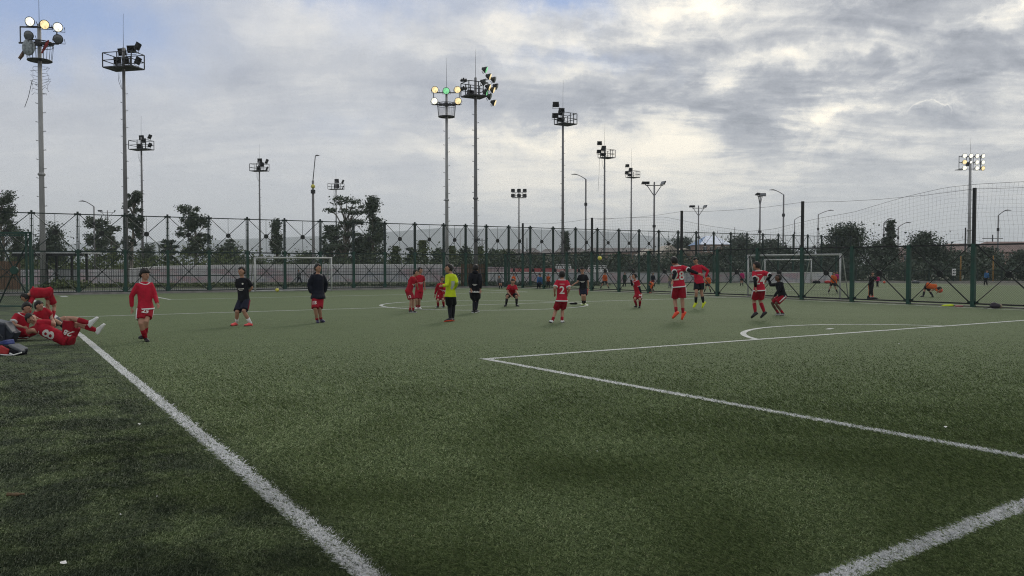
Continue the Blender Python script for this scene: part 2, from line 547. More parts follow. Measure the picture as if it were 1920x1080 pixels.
tag(gb, 'short dark green turf fibres covering the near part of the pitch', 'grass', kind='stuff')

# ------------------------------------------------------------------ fences
def wire_mesh_bm(w, z0, z1, pitch=.11, r=.0022, y=0.):
    """woven diamond wire as real thin wires clipped to the rectangle 0..w, z0..z1"""
    mb = MB(); h = z1 - z0
    for sgn in (1, -1):
        k = -h
        while k < w:
            # line x = k + t (sgn 1) for z = t ; mirrored for -1
            t0 = max(0., -k); t1 = min(h, w - k)
            if t1 - t0 > .02:
                xa, xb = k + t0, k + t1
                za, zb = (z0 + t0, z0 + t1) if sgn == 1 else (z1 - t0, z1 - t1)
                mb.tube([(xa, y + sgn * r, za), (xb, y + sgn * r, zb)], r, 3, cap=False)
            k += pitch
    return mb
def plate_disc(mb, x, y, z, r, th=.03, n=20):
    mb.tube([(x, y - th / 2, z), (x, y + th / 2, z)], r, n)

def far_fence():
    root = empty('tall_green_fence', UV(49.3, 0), AZ, 'tall two tier green steel fence with cross braces and round plates behind the far goal', 'fence')
    vs = [-7.0, -4.75, -2.5, -.25, 2.0, 4.12, 6.4, 8.59, 10.81, 12.99, 15.21, 17.44, 19.61, 21.75, 23.9, 26.05, 27.75, 29.41, 31.25, 33.1,
          35.12, 37.18, 39.26, 41.37, 43.44, 45.53, 47.64, 49.69, 51.75, 53.81, 55.81, 57.86, 59.91, 61.95, 63.98, 65.98, 68.2, 70.4]
    ZT = 4.25; ZM = 2.27; ZB = .10; ZR = .95
    pm = MB()
    pm.box((0, 0, 1.2), (.14, .12, 2.4)); pm.box((0, 0, ZM), (.30, .05, .16)); pm.box((0, 0, .25), (.26, .05, .2))
    pme_ = pm.mesh('fence_post', M_green)
    um = MB()
    um.box((0, 0, 3.33), (.055, .08, 1.86)); um.box((-.07, 0, 3.33), (.02, .06, 1.86)); um.box((.07, 0, 3.33), (.02, .06, 1.86))
    for z in (2.8, 3.2, 3.6, 3.95): um.box((0, 0, z), (.15, .035, .03))
    um.box((0, 0, ZT), (.34, .04, .10)); um.box((0, 0, ZT + .06), (.10, .07, .16))
    ume = um.mesh('post_head', M_dgreen)
    cache = {}
    for i, v in enumerate(vs):
        p = link('post', pme_, root, (v, 0, 0))
        link('post_head', ume, p)
        if i == len(vs) - 1: break
        w = vs[i + 1] - v; key = round(w, 1)
        if key not in cache:
            ww = 1.0
            f = MB(); a, b_ = .085, w - .085
            f.box((w / 2, 0, ZT), (w - .16, .045, .05)); f.box((w / 2, 0, ZM), (w - .16, .06, .07))
            f.box((w / 2, 0, ZR), (w - .16, .05, .05)); f.box((w / 2, 0, ZB), (w - .16, .06, .06)); f.box((w / 2, 0, 1.32), (w - .16, .03, .025))
            for (z0, z1, r) in ((ZM + .05, ZT - .03, .019), (ZB + .04, ZM - .04, .021)):
                f.tube([(a, .01, z0), (b_, .01, z1)], r, 6); f.tube([(a, -.01, z1), (b_, -.01, z0)], r, 6)
            f.tube([(w / 2, .02, ZM), (w / 2, .02, ZT)], .012, 5)
            fr = f.mesh('fence_frame', M_dgreen)
            dsc = MB(); plate_disc(dsc, w / 2, 0, (ZM + ZT) / 2, .135, .05); dsc = dsc.mesh('centre_plate', M_black)
            dsc2 = MB(); plate_disc(dsc2, w / 2, 0, (ZB + ZM) / 2, .05, .05); dsc2 = dsc2.mesh('centre_plate', M_black)
            wm = wire_mesh_bm(w - .17, ZB, ZM, .13, .0028); wmu = wire_mesh_bm(w - .17, ZM, ZT, .15, .0022)
            wm.add(wmu.v, wmu.f)
            wm = wm.mesh('wire', M_wire)
            pk = MB(); n = int(w / .118)
            for k in range(1, n + 1):
                pk.box((w * k / (n + 1), .05, 1.1), (.017, .017, 1.98))
            pk = pk.mesh('picket_row', M_dgreen)
            cache[key] = (fr, dsc, dsc2, wm, pk, w)
        fr, dsc, dsc2, wm, pk, w0 = cache[key]; sc = (w / w0, 1, 1)
        f = link('bay_frame', fr, root, (v, 0, 0), scale=sc)
        link('centre_plate', dsc, f); link('centre_plate', dsc2, f)
        link('wire_mesh', wm, root, (v + .085, .02, 0), scale=sc)
        if v < 30.5: link('picket_row', pk, root, (v, 0, 0), scale=sc)
far_fence()

F2V = 30.8
def side_fence():
    root = empty('low_green_fence', UV(0, F2V), AZ + math.pi / 2, 'head high green mesh fence with black cross braces dividing the two pitches', 'fence')
    # local x runs along u
    us = [16.43 + 2.53 * k for k in range(-7, 13)] + [49.0]
    ZT = 2.30; ZB = .12
    pm = MB(); pm.box((0, 0, 1.16), (.145, .13, 2.36)); pm.box((0, 0, 2.28), (.40, .04, .10)); pm.box((0, 0, .16), (.40, .04, .10))
    pme_ = pm.mesh('fence_post', M_green)
    w = 2.53; a, b_ = .09, w - .09
    f = MB(); f.box((w / 2, 0, ZT), (w - .16, .06, .055)); f.box((w / 2, 0, ZB), (w - .16, .06, .055))
    f.tube([(a, .0, ZB), (b_, .0, ZT)], .026, 6)
    f.tube([(a, .03, ZT), (b_, .03, ZB)], .016, 6)
    fr = f.mesh('fence_frame', M_black)
    ds = MB(); plate_disc(ds, w / 2, 0, (ZB + ZT) / 2, .12, .07); ds = ds.mesh('centre_plate', M_black)
    wm = wire_mesh_bm(w - .16, ZB, ZT, .085, .0022).mesh('wire', M_wire)
    tp = MB(); tp.box((0, 0, 3.35), (.10, .10, 2.1)); tp = tp.mesh('net_pole', M_black)
    for i, u in enumerate(us):
        p = link('post', pme_, root, (u, 0, 0))
        if (round((u - 16.43) / 2.53)) % 3 == 0 and u < 48: link('net_pole', tp, p)
        if i == len(us) - 1: break
        sc = ((us[i + 1] - u) / w, 1, 1)
        b2 = link('bay_frame', fr, root, (u, 0, 0), scale=sc)
        link('centre_plate', ds, b2)
        link('wire_mesh', wm, root, (u + .08, .03, 0), scale=sc)
side_fence()

def safety_net():
    prof = [(1112, 413), (1160, 409), (1245, 407), (1275, 413), (1330, 424), (1400, 434), (1450, 430), (1500, 417), (1540, 408), (1600, 398),
            (1700, 368), (1770, 352), (1828, 346), (1920, 341), (2050, 338), (2400, 334)]
    def u_of(px):
        r_ = Vector(((px - 960) / F, 1)); t = F2V / (r_.x * V.x + r_.y * V.y); return t * (r_.x * U.x + r_.y * U.y), t
    pr = []
    for px, py in prof:
        u, t = u_of(px); pr.append((u, CAM_H + (YH - py) * t / F))
    pr.sort()
    us_ = [p[0] for p in pr]; zs_ = [p[1] for p in pr]
    def top(u): return float(np.interp(u, us_, zs_))
    root = empty('safety_net', UV(0, F2V), AZ + math.pi / 2, 'sagging ball stop net strung between the tall black poles above the low fence', 'net')
    mb = MB(); r = .0020; step = .15
    u = us_[0]; n = 0
    while u < us_[-1]:
        t = top(u); sw = .04 * math.sin(u * 1.3)
        pts = []
        for k in range(5):
            s_ = k / 4; z = 2.3 + (t - 2.3) * s_
            pts.append((u + .05 * math.sin(u * .9 + s_ * 3) * s_ + .03 * math.sin(s_ * 9 + u), sw * s_ + .06 * math.sin(s_ * 4 + u * .7), z))
        if t > 2.36: mb.tube(pts, r, 3, cap=False)
        u += step
    L = np.arange(us_[0], us_[-1], .45)
    for k in range(1, 14):
        run = []
        for u in L:
            t = top(u); z = t - k * step * (1.0)
            if z > 2.32:
                s_ = (z - 2.3) / max(.05, t - 2.3)
                run.append((u, .04 * math.sin(u * 1.3) * s_, z + .01 * math.sin(u * 2.1 + k)))
            else:
                if len(run) > 1: mb.tube(run, r, 3, cap=False)
                run = []
        if len(run) > 1: mb.tube(run, r, 3, cap=False)
    mb.obj('netting', M_net, root)
    rope = MB(); rope.tube([(u, .04 * math.sin(u * 1.3), top(u)) for u in L], .006, 4, cap=False)
    rope.obj('border_rope', M_net, root)
    cab = MB(); pu = [16.43 + 2.53 * 3 * k for k in range(-2, 5)]
    for a, b_ in zip(pu[:-1], pu[1:]):
        cab.tube([(a + (b_ - a) * s_, 0, 4.36 - .5 * s_ * (1 - s_)) for s_ in (0, .25, .5, .75, 1)], .006, 4, cap=False)
    cab.obj('top_cable', M_dark, root)
safety_net()

# braced gate leaf at the left edge of the picture
def gate_leaf():
    D_ = 29.8
    root = empty('gate_leaf', at(27, D_), R(-4), 'green cross braced gate leaf standing open beside the seated players at the left edge', 'gate')
    w, h = 1.26, 2.72; x0 = -w / 2; x1 = w / 2
    f = MB()
    for x in (x0, x1, x1 - .16): f.box((x, 0, h / 2 if x != x1 - .16 else h / 2), (.07 if x != x1 - .16 else .045, .07, h))
    f.box((0, 0, h), (w + .07, .07, .07)); f.box((0, 0, h - .09), (w, .05, .04)); f.box((0, 0, .06), (w, .06, .05))
    f.obj('gate_frame', M_green, root)
    f = MB(); f.tube([(x0, 0, .08), (x1, 0, h - .1)], .028, 6); f.tube([(x1, .01, .08), (x0, .01, h - .1)], .028, 6)
    f.obj('cross_brace', M_dgreen, root)
    f = MB(); plate_disc(f, 0, 0, h / 2, .15, .06); f.obj('centre_plate', M_green, root)
    wm = wire_mesh_bm(w, .08, h, .085, .0022); o = wm.obj('wire_mesh', M_wire, root, loc=(x0, .03, 0))
gate_leaf()

# ------------------------------------------------------------------ goals
M_goal = mat('goal_paint', (.50, .51, .50), .5, 0, .2, 3.)
def goal(name, p0, p1, h, depth, label, r=.05, net=True, mat_=None):
    """p0,p1 ground points of the mouth, depth: signed distance of the rear stanchions"""
    mat_ = mat_ or M_goal
    p0 = Vector(p0); p1 = Vector(p1); d_ = (p1 - p0); L = d_.length; rz = math.atan2(d_.y, d_.x)
    root = empty(name, p0, rz, label, 'goal')
    f = MB(); f.tube([(0, 0, 0), (0, 0, h)], r, 10); f.obj('post', mat_, root, True)
    f = MB(); f.tube([(L, 0, 0), (L, 0, h)], r, 10); f.obj('post', mat_, root, True)
    f = MB(); f.tube([(-r, 0, h), (L + r, 0, h)], r, 10); f.obj('crossbar', mat_, root, True)
    dt = depth * .25
    for x in (0, L):
        f = MB(); f.tube([(x, 0, h), (x, dt, h - .03), (x, depth, .03)], r * .6, 8); f.tube([(x, 0, .04), (x, depth, .03)], r * .6, 8)
        f.obj('side_frame', mat_, root, True)
    f = MB(); f.tube([(0, depth, .04), (L, depth, .04)], r * .8, 8); f.tube([(0, dt, h - .03), (L, dt, h - .03)], r * .45, 8)
    f.obj('rear_bar', mat_, root, True)
    if net:
        n = MB(); rr = .0025; k = .16
        x = 0.
        while x < L:
            n.tube([(x, dt, h - .03), (x, depth * .7, h * .42), (x, depth, .05)], rr, 3, cap=False); x += k
        for i in range(12):
            s_ = i / 12; y = dt + (depth - dt) * s_; z = (h - .03) * (1 - s_) + .04
            n.tube([(0, y, z), (L, y, z)], rr, 3, cap=False)
        n.obj('net', M_net, root)
    return root
goal('football_goal', UV(47.55, 12.95), UV(47.55, 17.5), 1.98, 1.1, 'white far goal in front of the tall green fence', r=.045)
goal('football_goal', UV(22.75, 31.75), UV(27.95, 31.75), 2.02, -.62, 'white goal backed against the low fence on the second pitch', r=.042)
goal('football_goal', at(1434, 69), at(1521, 70), 2.0, 1.0, 'smaller white goal far across the second pitch', r=.05)
# ------------------------------------------------------------------ masts and lamps
def pole_mesh(h, r0, r1, joints=(), mat_=None, n=12):
    mb = MB(); mb.tube([(0, 0, 0), (0, 0, h * .5), (0, 0, h)], [r0, (r0 + r1) / 2, r1], n)
    for z in joints:
        r = r0 + (r1 - r0) * z / h
        mb.tube([(0, 0, z - .12), (0, 0, z - .04), (0, 0, z + .04), (0, 0, z + .12)], [r, r * 1.5, r * 1.5, r], n)
    return mb
def rungs(h0, h1, r, step=.62, big=.16):
    mb = MB(); z = h0; s = 1
    while z < h1:
        mb.tube([(s * r, -.05, z), (s * (r + big), -.05, z + .05), (s * (r + big), .05, z + .02), (s * r, .05, z)], .011, 4)
        z += step; s = -s
    return mb
def round_lamp(parent, loc, aim, lens, r=.31):
    """round floodlight: bowl, rim, lens (sub-part) and yoke"""
    q = Vector(aim).to_track_quat('Y', 'Z').to_matrix()
    mb = MB()
    mb.tube([q @ Vector((0, -.36, 0)), q @ Vector((0, -.26, 0)), q @ Vector((0, -.12, 0)), q @ Vector((0, 0, 0)), q @ Vector((0, .03, 0))],
            [.10, .13, r * .85, r, r * 1.03], 18)
    mb.tube([q @ Vector((-r - .05, -.08, 0)), q @ Vector((-r - .05, -.2, -.3)), q @ Vector((r + .05, -.2, -.3)), q @ Vector((r + .05, -.08, 0))], .022, 5)
    o = mb.obj('floodlight', M_dark, parent, True, loc=loc)
    ln = MB(); ln.ball(q @ Vector((0, .035, 0)), (r * .9, .05, r * .9), 18, 8, M=q)
    ln.obj('lens', lens, o, True)
    return o
def box_lamp(parent, loc, rz, tilt, w=.62, h=.5):
    M = Matrix.Rotation(rz, 3, 'Z') @ Matrix.Rotation(tilt, 3, 'X')
    mb = MB(); mb.box((0, 0, 0), (w, .10, h), M=M)
    for k in range(6):
        mb.box(M @ Vector(((k - 2.5) * w / 6.2, .09, 0)), (.018, .09, h * .9), M=M)
    mb.box(M @ Vector((0, .16, -h * .2)), (.10, .14, .10), M=M)
    mb.tube([M @ Vector((-w / 2 - .03, 0, 0)), M @ Vector((-w / 2 - .03, .1, -h * .7)), M @ Vector((w / 2 + .03, .1, -h * .7)), M @ Vector((w / 2 + .03, 0, 0))], .02, 5)
    o = mb.obj('floodlight', M_dark, parent, loc=loc)
    ln = MB(); ln.box(M @ Vector((0, -.057, 0)), (w * .9, .012, h * .88), M=M); ln.obj('lens', M_glass, o)
    return o
def rod(root, h, L):
    mb = MB(); mb.tube([(0, 0, h - .3), (.0, 0, h + L * .6), (.04, 0, h + L)], [.02, .013, .008], 5); mb.obj('lightning_rod', M_dark, root)

def basket_mast(px, depth, ztop, zbask, label, lamps, rz=0., clutter=False, joints=(), rodlen=2.4, r0=.17):
    root = empty('floodlight_mast', at(px, depth), rz, label, 'floodlight mast', 'tall floodlight masts')
    pole_mesh(ztop, r0, r0 * .62, joints).obj('pole', M_galv, root, True)
    rungs(3.0, zbask - 1.6, r0 * .8).obj('climbing_rungs', M_dark, root)
    rb = .84; zb0 = zbask - .62; zb1 = zbask + .55
    b_ = MB()
    def ring(z, r, th):
        pts = [(r * math.cos(q), r * math.sin(q), z) for q in [2 * math.pi * k / 24 for k in range(25)]]
        b_.tube(pts, th, 6, cap=False)
    ring(zb1, rb, .035); ring(zb0, rb * .86, .04); ring(zb1 - .22, rb * .97, .018)
    b_.tube([(0, 0, zb0 - .02), (0, 0, zb0 + .02)], rb * .84, 24)
    for k in range(22):
        q = 2 * math.pi * k / 22
        b_.tube([(rb * .86 * math.cos(q), rb * .86 * math.sin(q), zb0), (rb * math.cos(q), rb * math.sin(q), zb1)], .013, 4)
    b_.obj('maintenance_basket', M_dark, root)
    a = MB()
    zl = ztop - .25
    a.box((0, -.1, zl), (2.3, .08, .08)); a.box((0, -.1, zl - 1.05), (2.5, .10, .10)); a.box((0, -.1, zl - 1.05), (.3, .4, .3))
    for x in (-1.15, 1.15): a.box((x, -.1, zl - .5), (.06, .06, 1.05))
    for x in (-.55, -.25, .3, .6): a.box((x, .15, zl - 1.0), (.26, .26, .2))
    a.obj('lamp_bracket', M_dark, root)
    for (x, z, lens) in lamps:
        round_lamp(root, (x, -.35, zl + z), (.12 * x, -1, -.30), lens)
    rod(root, ztop, rodlen)
    if clutter:
        c = MB(); rg = random.Random(3)
        for s_ in (-1, 1):
            for k in range(9):
                z = zb0 - .4 - k * .22
                c.tube([(s_ * .12, 0, z), (s_ * (.3 + rg.random() * .35), rg.uniform(-.2, .2), z + rg.uniform(-.1, .25)), (s_ * (.35 + rg.random() * .2), 0, z - .12)], .012, 4)
        c.tube([(-.5, 0, zb0 - 1.3), (-.75, 0, zb0 - 2.4), (-1.0, 0, zb0 - 3.1)], .02, 4)
        c.obj('loose_wires', M_dark, root)
        c = MB(); c.ball((-.42, -.6, zbask + .1), (.42, .2, .55), 12, 8); c.obj('tarpaulin', mat('pale_tarp', (.30, .34, .36), .8, 0, .5, 5), root, True)
        c = MB(); c.add([(-.85, -.1, zb0 + .9), (-.72, -.05, zb0 + 1.0), (-1.0, 0, zb0 + .25), (-1.3, .05, zb0 - .05), (-1.22, .1, zb0 + .35)], [(0, 1, 2, 4), (2, 3, 4)])
        c.tube([(-.75, 0, zb0 + 1.0), (-1.3, 0, zb0 + .1)], .09, 6)
        c.obj('hanging_rag', mat('dark_rag', (.03, .03, .035), .9, col2=(.25, .16, .1), vscale=4), root)
        c = MB(); c.tube([(.75, -.4, zb1 + .1), (.6, -.45, zb1 - .25), (.35, -.5, zb1 - .8)], [.05, .12, .05], 6); c.obj('hanging_rag', mat('red_rag', (.25, .03, .03), .9), root)
    return root
def deck_mast(px, depth, ztop, label, rz=0., w=2.45, dp=1.4, ox=0., lamps=(), joints=(), rodlen=2.6, r0=.16, wires=True, low=False):
    """mast with a railed rectangular deck under its lamps; ztop = deck floor height"""
    root = empty('floodlight_mast', at(px, depth), rz, label, 'floodlight mast', 'tall floodlight masts')
    pole_mesh(ztop + 1.5, r0, r0 * .6, joints).obj('pole', M_galvd, root, True)
    rungs(3.0, ztop - 1.4, r0 * .8).obj('climbing_rungs', M_dark, root)
    f = MB(); hw, hd, hr = w / 2, dp / 2, 1.05
    f.box((0, 0, ztop), (w, dp, .09))
    for (x, y) in ((-hw, -hd), (hw, -hd), (-hw, hd), (hw, hd), (0, hd), (0, -hd), (-hw / 2, hd), (hw / 2, -hd)):
        f.box((x, y, ztop + hr / 2), (.06, .06, hr))
    for z in (ztop + .5, ztop + hr):
        for y in (-hd, hd): f.box((0, y, z), (w, .05, .05))
        for x in (-hw, hw): f.box((x, 0, z), (.05, dp - .06, .05))
    f.obj('railed_deck', M_dark, root, loc=(ox, 0, 0))
    for (x, y, z, a, tl, s_) in lamps:
        box_lamp(root, (x, y, ztop + z), a, tl, .62 * s_, .54 * s_)
    rod(root, ztop + 1.4, rodlen)
    if wires:
        c = MB(); rg = random.Random(int(px))
        c.tube([(-.5, 0, ztop - .05), (-.45, 0, ztop - .9), (-.2, 0, ztop - 1.5)], .015, 4)
        c.tube([(-.3, 0, ztop - .05), (-.35, 0, ztop - .7), (-.1, 0, ztop - 1.7)], .012, 4)
        if low: c.tube([(-.9, 0, ztop - .1), (-1.0, 0, ztop - 2.5), (-1.15, 0, ztop - 4.6)], .02, 4)
        c.obj('loose_wires', M_dark, root)
    return root

L_ = M_lensgrey
basket_mast(81, 55, 17.55, 15.75, 'nearest floodlight mast at far left with three lit round lamps above a basket', [(-.42, .30, M_lit_w), (.50, .12, M_lit_y), (1.33, -.02, M_lit_w), (-.50, -.62, M_glass), (1.33, -.80, M_glass)],
            rz=R(6), clutter=True, joints=(7.6,), rodlen=2.6, r0=.19)
AR = [(-.35, .3, 1.3, R(180), R(-20), 1.), (.45, .3, 1.45, R(190), R(-20), 1.), (-.35, -.2, .55, R(180), R(-10), .9), (.35, -.2, .5, R(170), R(-10), .9),
      (1.2, 0, 1.55, R(-75), R(-25), 1.), (1.2, 0, .5, R(-75), R(-25), 1.)]
deck_mast(237, 61, 16.05, 'second floodlight mast from the left with dark square lamps on a railed deck', rz=R(-14), lamps=AR, r0=.17)
deck_mast(268, 99, 15.4, 'slim deck mast just right of the second tall mast, dark lamps', rz=R(-16), lamps=[(-.2, .3, 1.5, R(180), R(-10), 1.), (.15, .2, 1.1, R(190), R(-10), 1.), (0, -.2, .4, R(180), R(-10), 1.1), (1.2, 0, 1.5, R(-75), R(-25), 1.), (1.2, 0, .5, R(-75), R(-25), 1.)])
deck_mast(488, 124, 15.7, 'deck mast with dark lamps rising behind the left end of the far goal', rz=R(-16), lamps=[(-.1, .3, 1.6, R(180), R(-10), 1.2), (.2, .2, 1.0, R(190), R(-10), 1.2), (0, -.2, .4, R(180), R(-10), 1.1), (1.25, 0, 1.4, R(-75), R(-25), 1.3), (1.25, 0, .3, R(-60), R(-25), 1.2)])
deck_mast(631, 156, 15.9, 'small distant deck mast beside the umbrella shaped trees', rz=R(-16), w=2.7, lamps=[(0, .3, 1.6, R(180), R(-10), 1.4), (.1, .2, .6, R(190), R(-10), 1.4), (1.4, 0, 1.4, R(-75), R(-25), 1.4), (1.4, 0, .3, R(-60), R(-25), 1.3)])
basket_mast(838, 74, 17.2, 15.45, 'middle floodlight mast with four lit lamps and one green lamp over a round basket', [(-1.0, .22, M_lit_y), (0, .12, M_lit_g), (1.0, .22, M_lit_y), (-1.05, -.78, M_lit_w), (1.05, -.78, M_lit_y)],
            joints=(7.4,), rodlen=2.9, r0=.17)
# mast at 892 : crowded rack of lit and green lamps turned right
m = deck_mast(892, 66, 15.0, 'tall middle mast crowded with green and warm lamps facing right', rz=R(30), w=1.7, dp=1.4, ox=-.1, r0=.17,
              lamps=[(-.9, .3, 1.25, R(150), R(60), .8), (-.9, .3, .6, R(150), R(60), .8), (-.3, .3, .3, R(180), R(-10), .9)], joints=(6.9,), rodlen=2.4, wires=False)
for (x, y, z, ln) in ((.7, -.5, 2.0, M_lit_g), (1.15, -.3, 1.55, M_lit_y), (1.7, -.1, 1.4, M_lensgrey), (.55, -.5, 1.0, M_lensgrey), (1.1, -.3, .7, M_lit_y),
                      (1.55, -.2, .55, M_lit_y), (.75, -.5, .2, M_lit_g), (1.2, -.3, -.05, M_lensgrey), (1.7, -.1, -.45, M_lit_y), (1.95, 0, .9, M_lensgrey)):
    round_lamp(m, (x, y, 15.1 + z), (.75, -.55, -.35), ln, .27)
RL = [(-1.0, -.1, 1.85, R(140), R(-35), 1.0), (-.35, -.2, 1.3, R(150), R(-35), .95), (-1.0, 0, .75, R(140), R(-35), .95), (-.45, 0, .4, R(160), R(-30), .8), (-.1, 0, .4, R(180), R(-20), .8), (-.1, .2, 1.15, R(150), R(-30), .8)]
deck_mast(1055, 84, 15.9, 'tallest of the dark lamp masts right of the centre circle, deck leaning to the right', rz=R(35), w=1.75, dp=1.5, ox=.35, lamps=RL, wires=False, rodlen=3.0)
deck_mast(1133, 111, 16.0, 'dark lamp mast with a long loose cable hanging from its deck', rz=R(35), w=1.75, dp=1.5, ox=.35, lamps=RL, rodlen=3.2, low=True)
deck_mast(1183, 136, 16.0, 'third dark lamp mast in the receding row, right of the one with the hanging cable', rz=R(35), w=1.75, dp=1.5, ox=.35, lamps=RL, wires=False, rodlen=3.4)
deck_mast(973, 172, 15.6, 'distant mast with six small dark lamps in two rows above the far fence', rz=0, w=2.9, dp=1.2, r0=.19,
          lamps=[(x, -.3, z, R(180), R(-15), 1.25) for z in (1.5, .45) for x in (-1.25, 0, 1.2)], wires=False)
# lit rack mast on the right
root = empty('floodlight_mast', at(1816, 112), R(8), 'lit floodlight mast at far right with eleven white lamps in three rows', 'floodlight mast', 'tall floodlight masts')
pole_mesh(16.3, .24, .15, (6.3,), None).obj('pole', M_galv, root, True)
f = MB()
for z in (14.6, 15.45, 16.3): f.box((0, .1, z), (3.2, .08, .08))
for x in (-1.6, -.5, .5, 1.6): f.box((x, .1, 15.45), (.06, .06, 1.8))
f.box((-1.3, .4, 14.5), (.9, .7, .06)); f.box((0, .4, 15.3), (.5, .4, .5)); f.obj('lamp_rack', M_dark, root)
lx_ = [-1.0, -.05, .85, 1.75]
for r_, z in enumerate((16.35, 15.5, 14.7)):
    for k_, x in enumerate(lx_):
        if (r_, k_) == (2, 1): continue
        warm = (r_, k_) in ((1, 0), (2, 3))
        round_lamp(root, (x, -.2, z), (.1 * x, -1, -.2), M_lit_y if warm else M_lit_w, .33 if (r_, k_) != (1, 1) else .2)
rungs(3, 13.5, .2).obj('climbing_rungs', M_dark, root); rod(root, 16.6, 2.2)

def street_lamp(px, depth, py, dirx, label, arm=1.6, r=.09, rise=.55, loops=True):
    h = zof(py, depth)
    root = empty('street_lamp', at(px, depth), 0, label, 'street lamp', 'slim street lamps behind the fences')
    mb = MB(); mb.tube([(0, 0, 0), (0, 0, h - rise)], [r, r * .75], 8); mb.obj('pole', M_galvd, root, True)
    mb = MB(); s = dirx
    mb.tube([(0, 0, h - rise), (s * arm * .45, 0, h - rise * .45), (s * arm * .8, 0, h - .06), (s * arm, 0, h)], .045, 6)
    mb.obj('arm', M_galvd, root, True)
    mb = MB(); mb.tube([(s * (arm - .1), 0, h), (s * (arm + .2), 0, h + .05), (s * (arm + .62), 0, h + .02)], [.07, .13, .05], 8, ratio=.5, side=(0, 1, 0)); mb.obj('lamp_head', M_dark, root, True)
    if loops:
        mb = MB(); mb.tube([(0, 0, h * .70), (0, 0, h * .70 + .35)], r * 1.5, 8); mb.obj('pole_collar', M_dark, root)
    return root
street_lamp(588, 80, 293, .55, 'tall bent top street lamp rising left of the umbrella shaped trees', arm=.55, r=.15, rise=2.4)
street_lamp(178, 88, 378, -1, 'street lamp with its arm pointing left behind the left fence bays', arm=1.0)
street_lamp(1098, 98, 328, -1, 'street lamp with its arm pointing left between two dark lamp masts', arm=1.1, r=.12)
street_lamp(1468, 98, 357, -1, 'street lamp with its arm pointing left beside the small twin lamp pole', arm=1.1, r=.12)
street_lamp(1533, 112, 395, 1, 'street lamp with its arm pointing right, left of the big dark tree', arm=1.5)
street_lamp(1489, 140, 406, 1, 'smaller street lamp partly behind the black net pole', arm=1.0)
street_lamp(1656, 108, 411, 1, 'street lamp with its arm pointing right near the dark conifer', arm=.6)
street_lamp(1683, 104, 418, 1, 'street lamp with a long low arm just right of the dark conifer', arm=1.0)
street_lamp(1870, 92, 395, 1, 'street lamp with a bright arm at the right edge above the brick houses', arm=.8)
street_lamp(245, 150, 445, 1, 'short street lamp low behind the second tall mast', arm=1.2, loops=False)
def twin_lamp(px, depth, py, label, ang=0., cable=False, w=1.1):
    h = zof(py, depth); root = empty('twin_lamp_pole', at(px, depth), ang, label, 'lamp pole', 'small twin lamp poles')
    mb = MB(); mb.tube([(0, 0, 0), (0, 0, h + .3)], [.15, .10], 8); mb.obj('pole', M_galvd, root, True)
    mb = MB(); mb.box((0, 0, h - .15), (2 * w, .09, .09))
    for s in (-1, 1): mb.tube([(0, 0, h - 1.5), (s * w * .8, 0, h - .2)], .05, 5)
    mb.obj('bracket', M_dark, root)
    for s, a in ((-1, R(180)), (1, R(-70))): box_lamp(root, (s * w, 0, h + .18), a, R(-60 if s < 0 else -30), .95, .45)
    mb = MB(); mb.box((0, 0, h * .55), (.36, .36, .3)); 
    if cable: mb.tube([(-.15, 0, h * .62), (-.9, 0, h * .5), (-1.5, 0, h * .42)], .018, 4)
    mb.obj('junction_box', M_dark, root)
twin_lamp(1226, 104, 346, 'twin lamp pole with a V shaped bracket right of the row of dark masts')
twin_lamp(1309, 142, 389, 'small twin lamp pole above the blue roofed building')
twin_lamp(1424, 118, 367, 'twin lamp pole with a cable hanging to its left', cable=True, ang=R(50), w=.8)
twin_lamp(203, 190, 397, 'faint distant lamp pole above the slender trees on the left', ang=R(5), w=1.6)
twin_lamp(904, 170, 450, 'small forked lamp pole just above the trees in the middle', w=.9)

def plain_pole(name, px, depth, py, r, label, cat, m_, cross=None, group=None):
    h = zof(py, depth); mb = MB(); mb.tube([(0, 0, 0), (0, 0, h)], [r, r * .7], 8)
    if cross: mb.box((0, 0, h - .8), (cross, .12, .12)); mb.box((0, 0, h - 1.5), (cross * .5, .12, .12))
    o = mb.obj(name, m_, None, True, loc=at(px, depth)); return tag(o, label, cat, group)
plain_pole('thin_mast', 1809, 100, 427, .12, 'dark slim mast standing left of the lit right hand mast', 'pole', M_dark)
plain_pole('thin_mast', 1822, 104, 432, .10, 'dark slim mast standing right of the lit right hand mast', 'pole', M_dark)
plain_pole('utility_pole', 1860, 170, 440, .16, 'wooden utility pole with cross arms above the right hand trees', 'pole', M_dark, 4.2)
plain_pole('utility_pole', 1783, 160, 453, .13, 'short wooden utility pole left of the lit right hand mast', 'pole', M_dark, 1.6)
M_ochre = mat('ochre_post', (.30, .17, .05), .8, 0, .3, 2)
plain_pole('ochre_post', 1801, 76, 480, .08, 'ochre yellow post left of the lit mast foot', 'post', M_ochre, group='ochre posts')
plain_pole('ochre_post', 1862, 76, 479, .08, 'ochre yellow post right of the person in blue', 'post', M_ochre, group='ochre posts')
plain_pole('thin_mast', 1345, 92, 470, .07, 'pale thin pole behind the low fence near the number 28 player', 'pole', M_galv)
plain_pole('thin_mast', 1377, 200, 426, .10, 'dark thin antenna pole above the blue roofed building', 'pole', M_galvd)
plain_pole('thin_mast', 988, 120, 446, .10, 'thin bare pole just right of the small six lamp mast', 'pole', M_galvd)
plain_pole('thin_mast', 863, 100, 434, .06, 'thin pale pole left of the crowded middle mast', 'pole', M_galv)

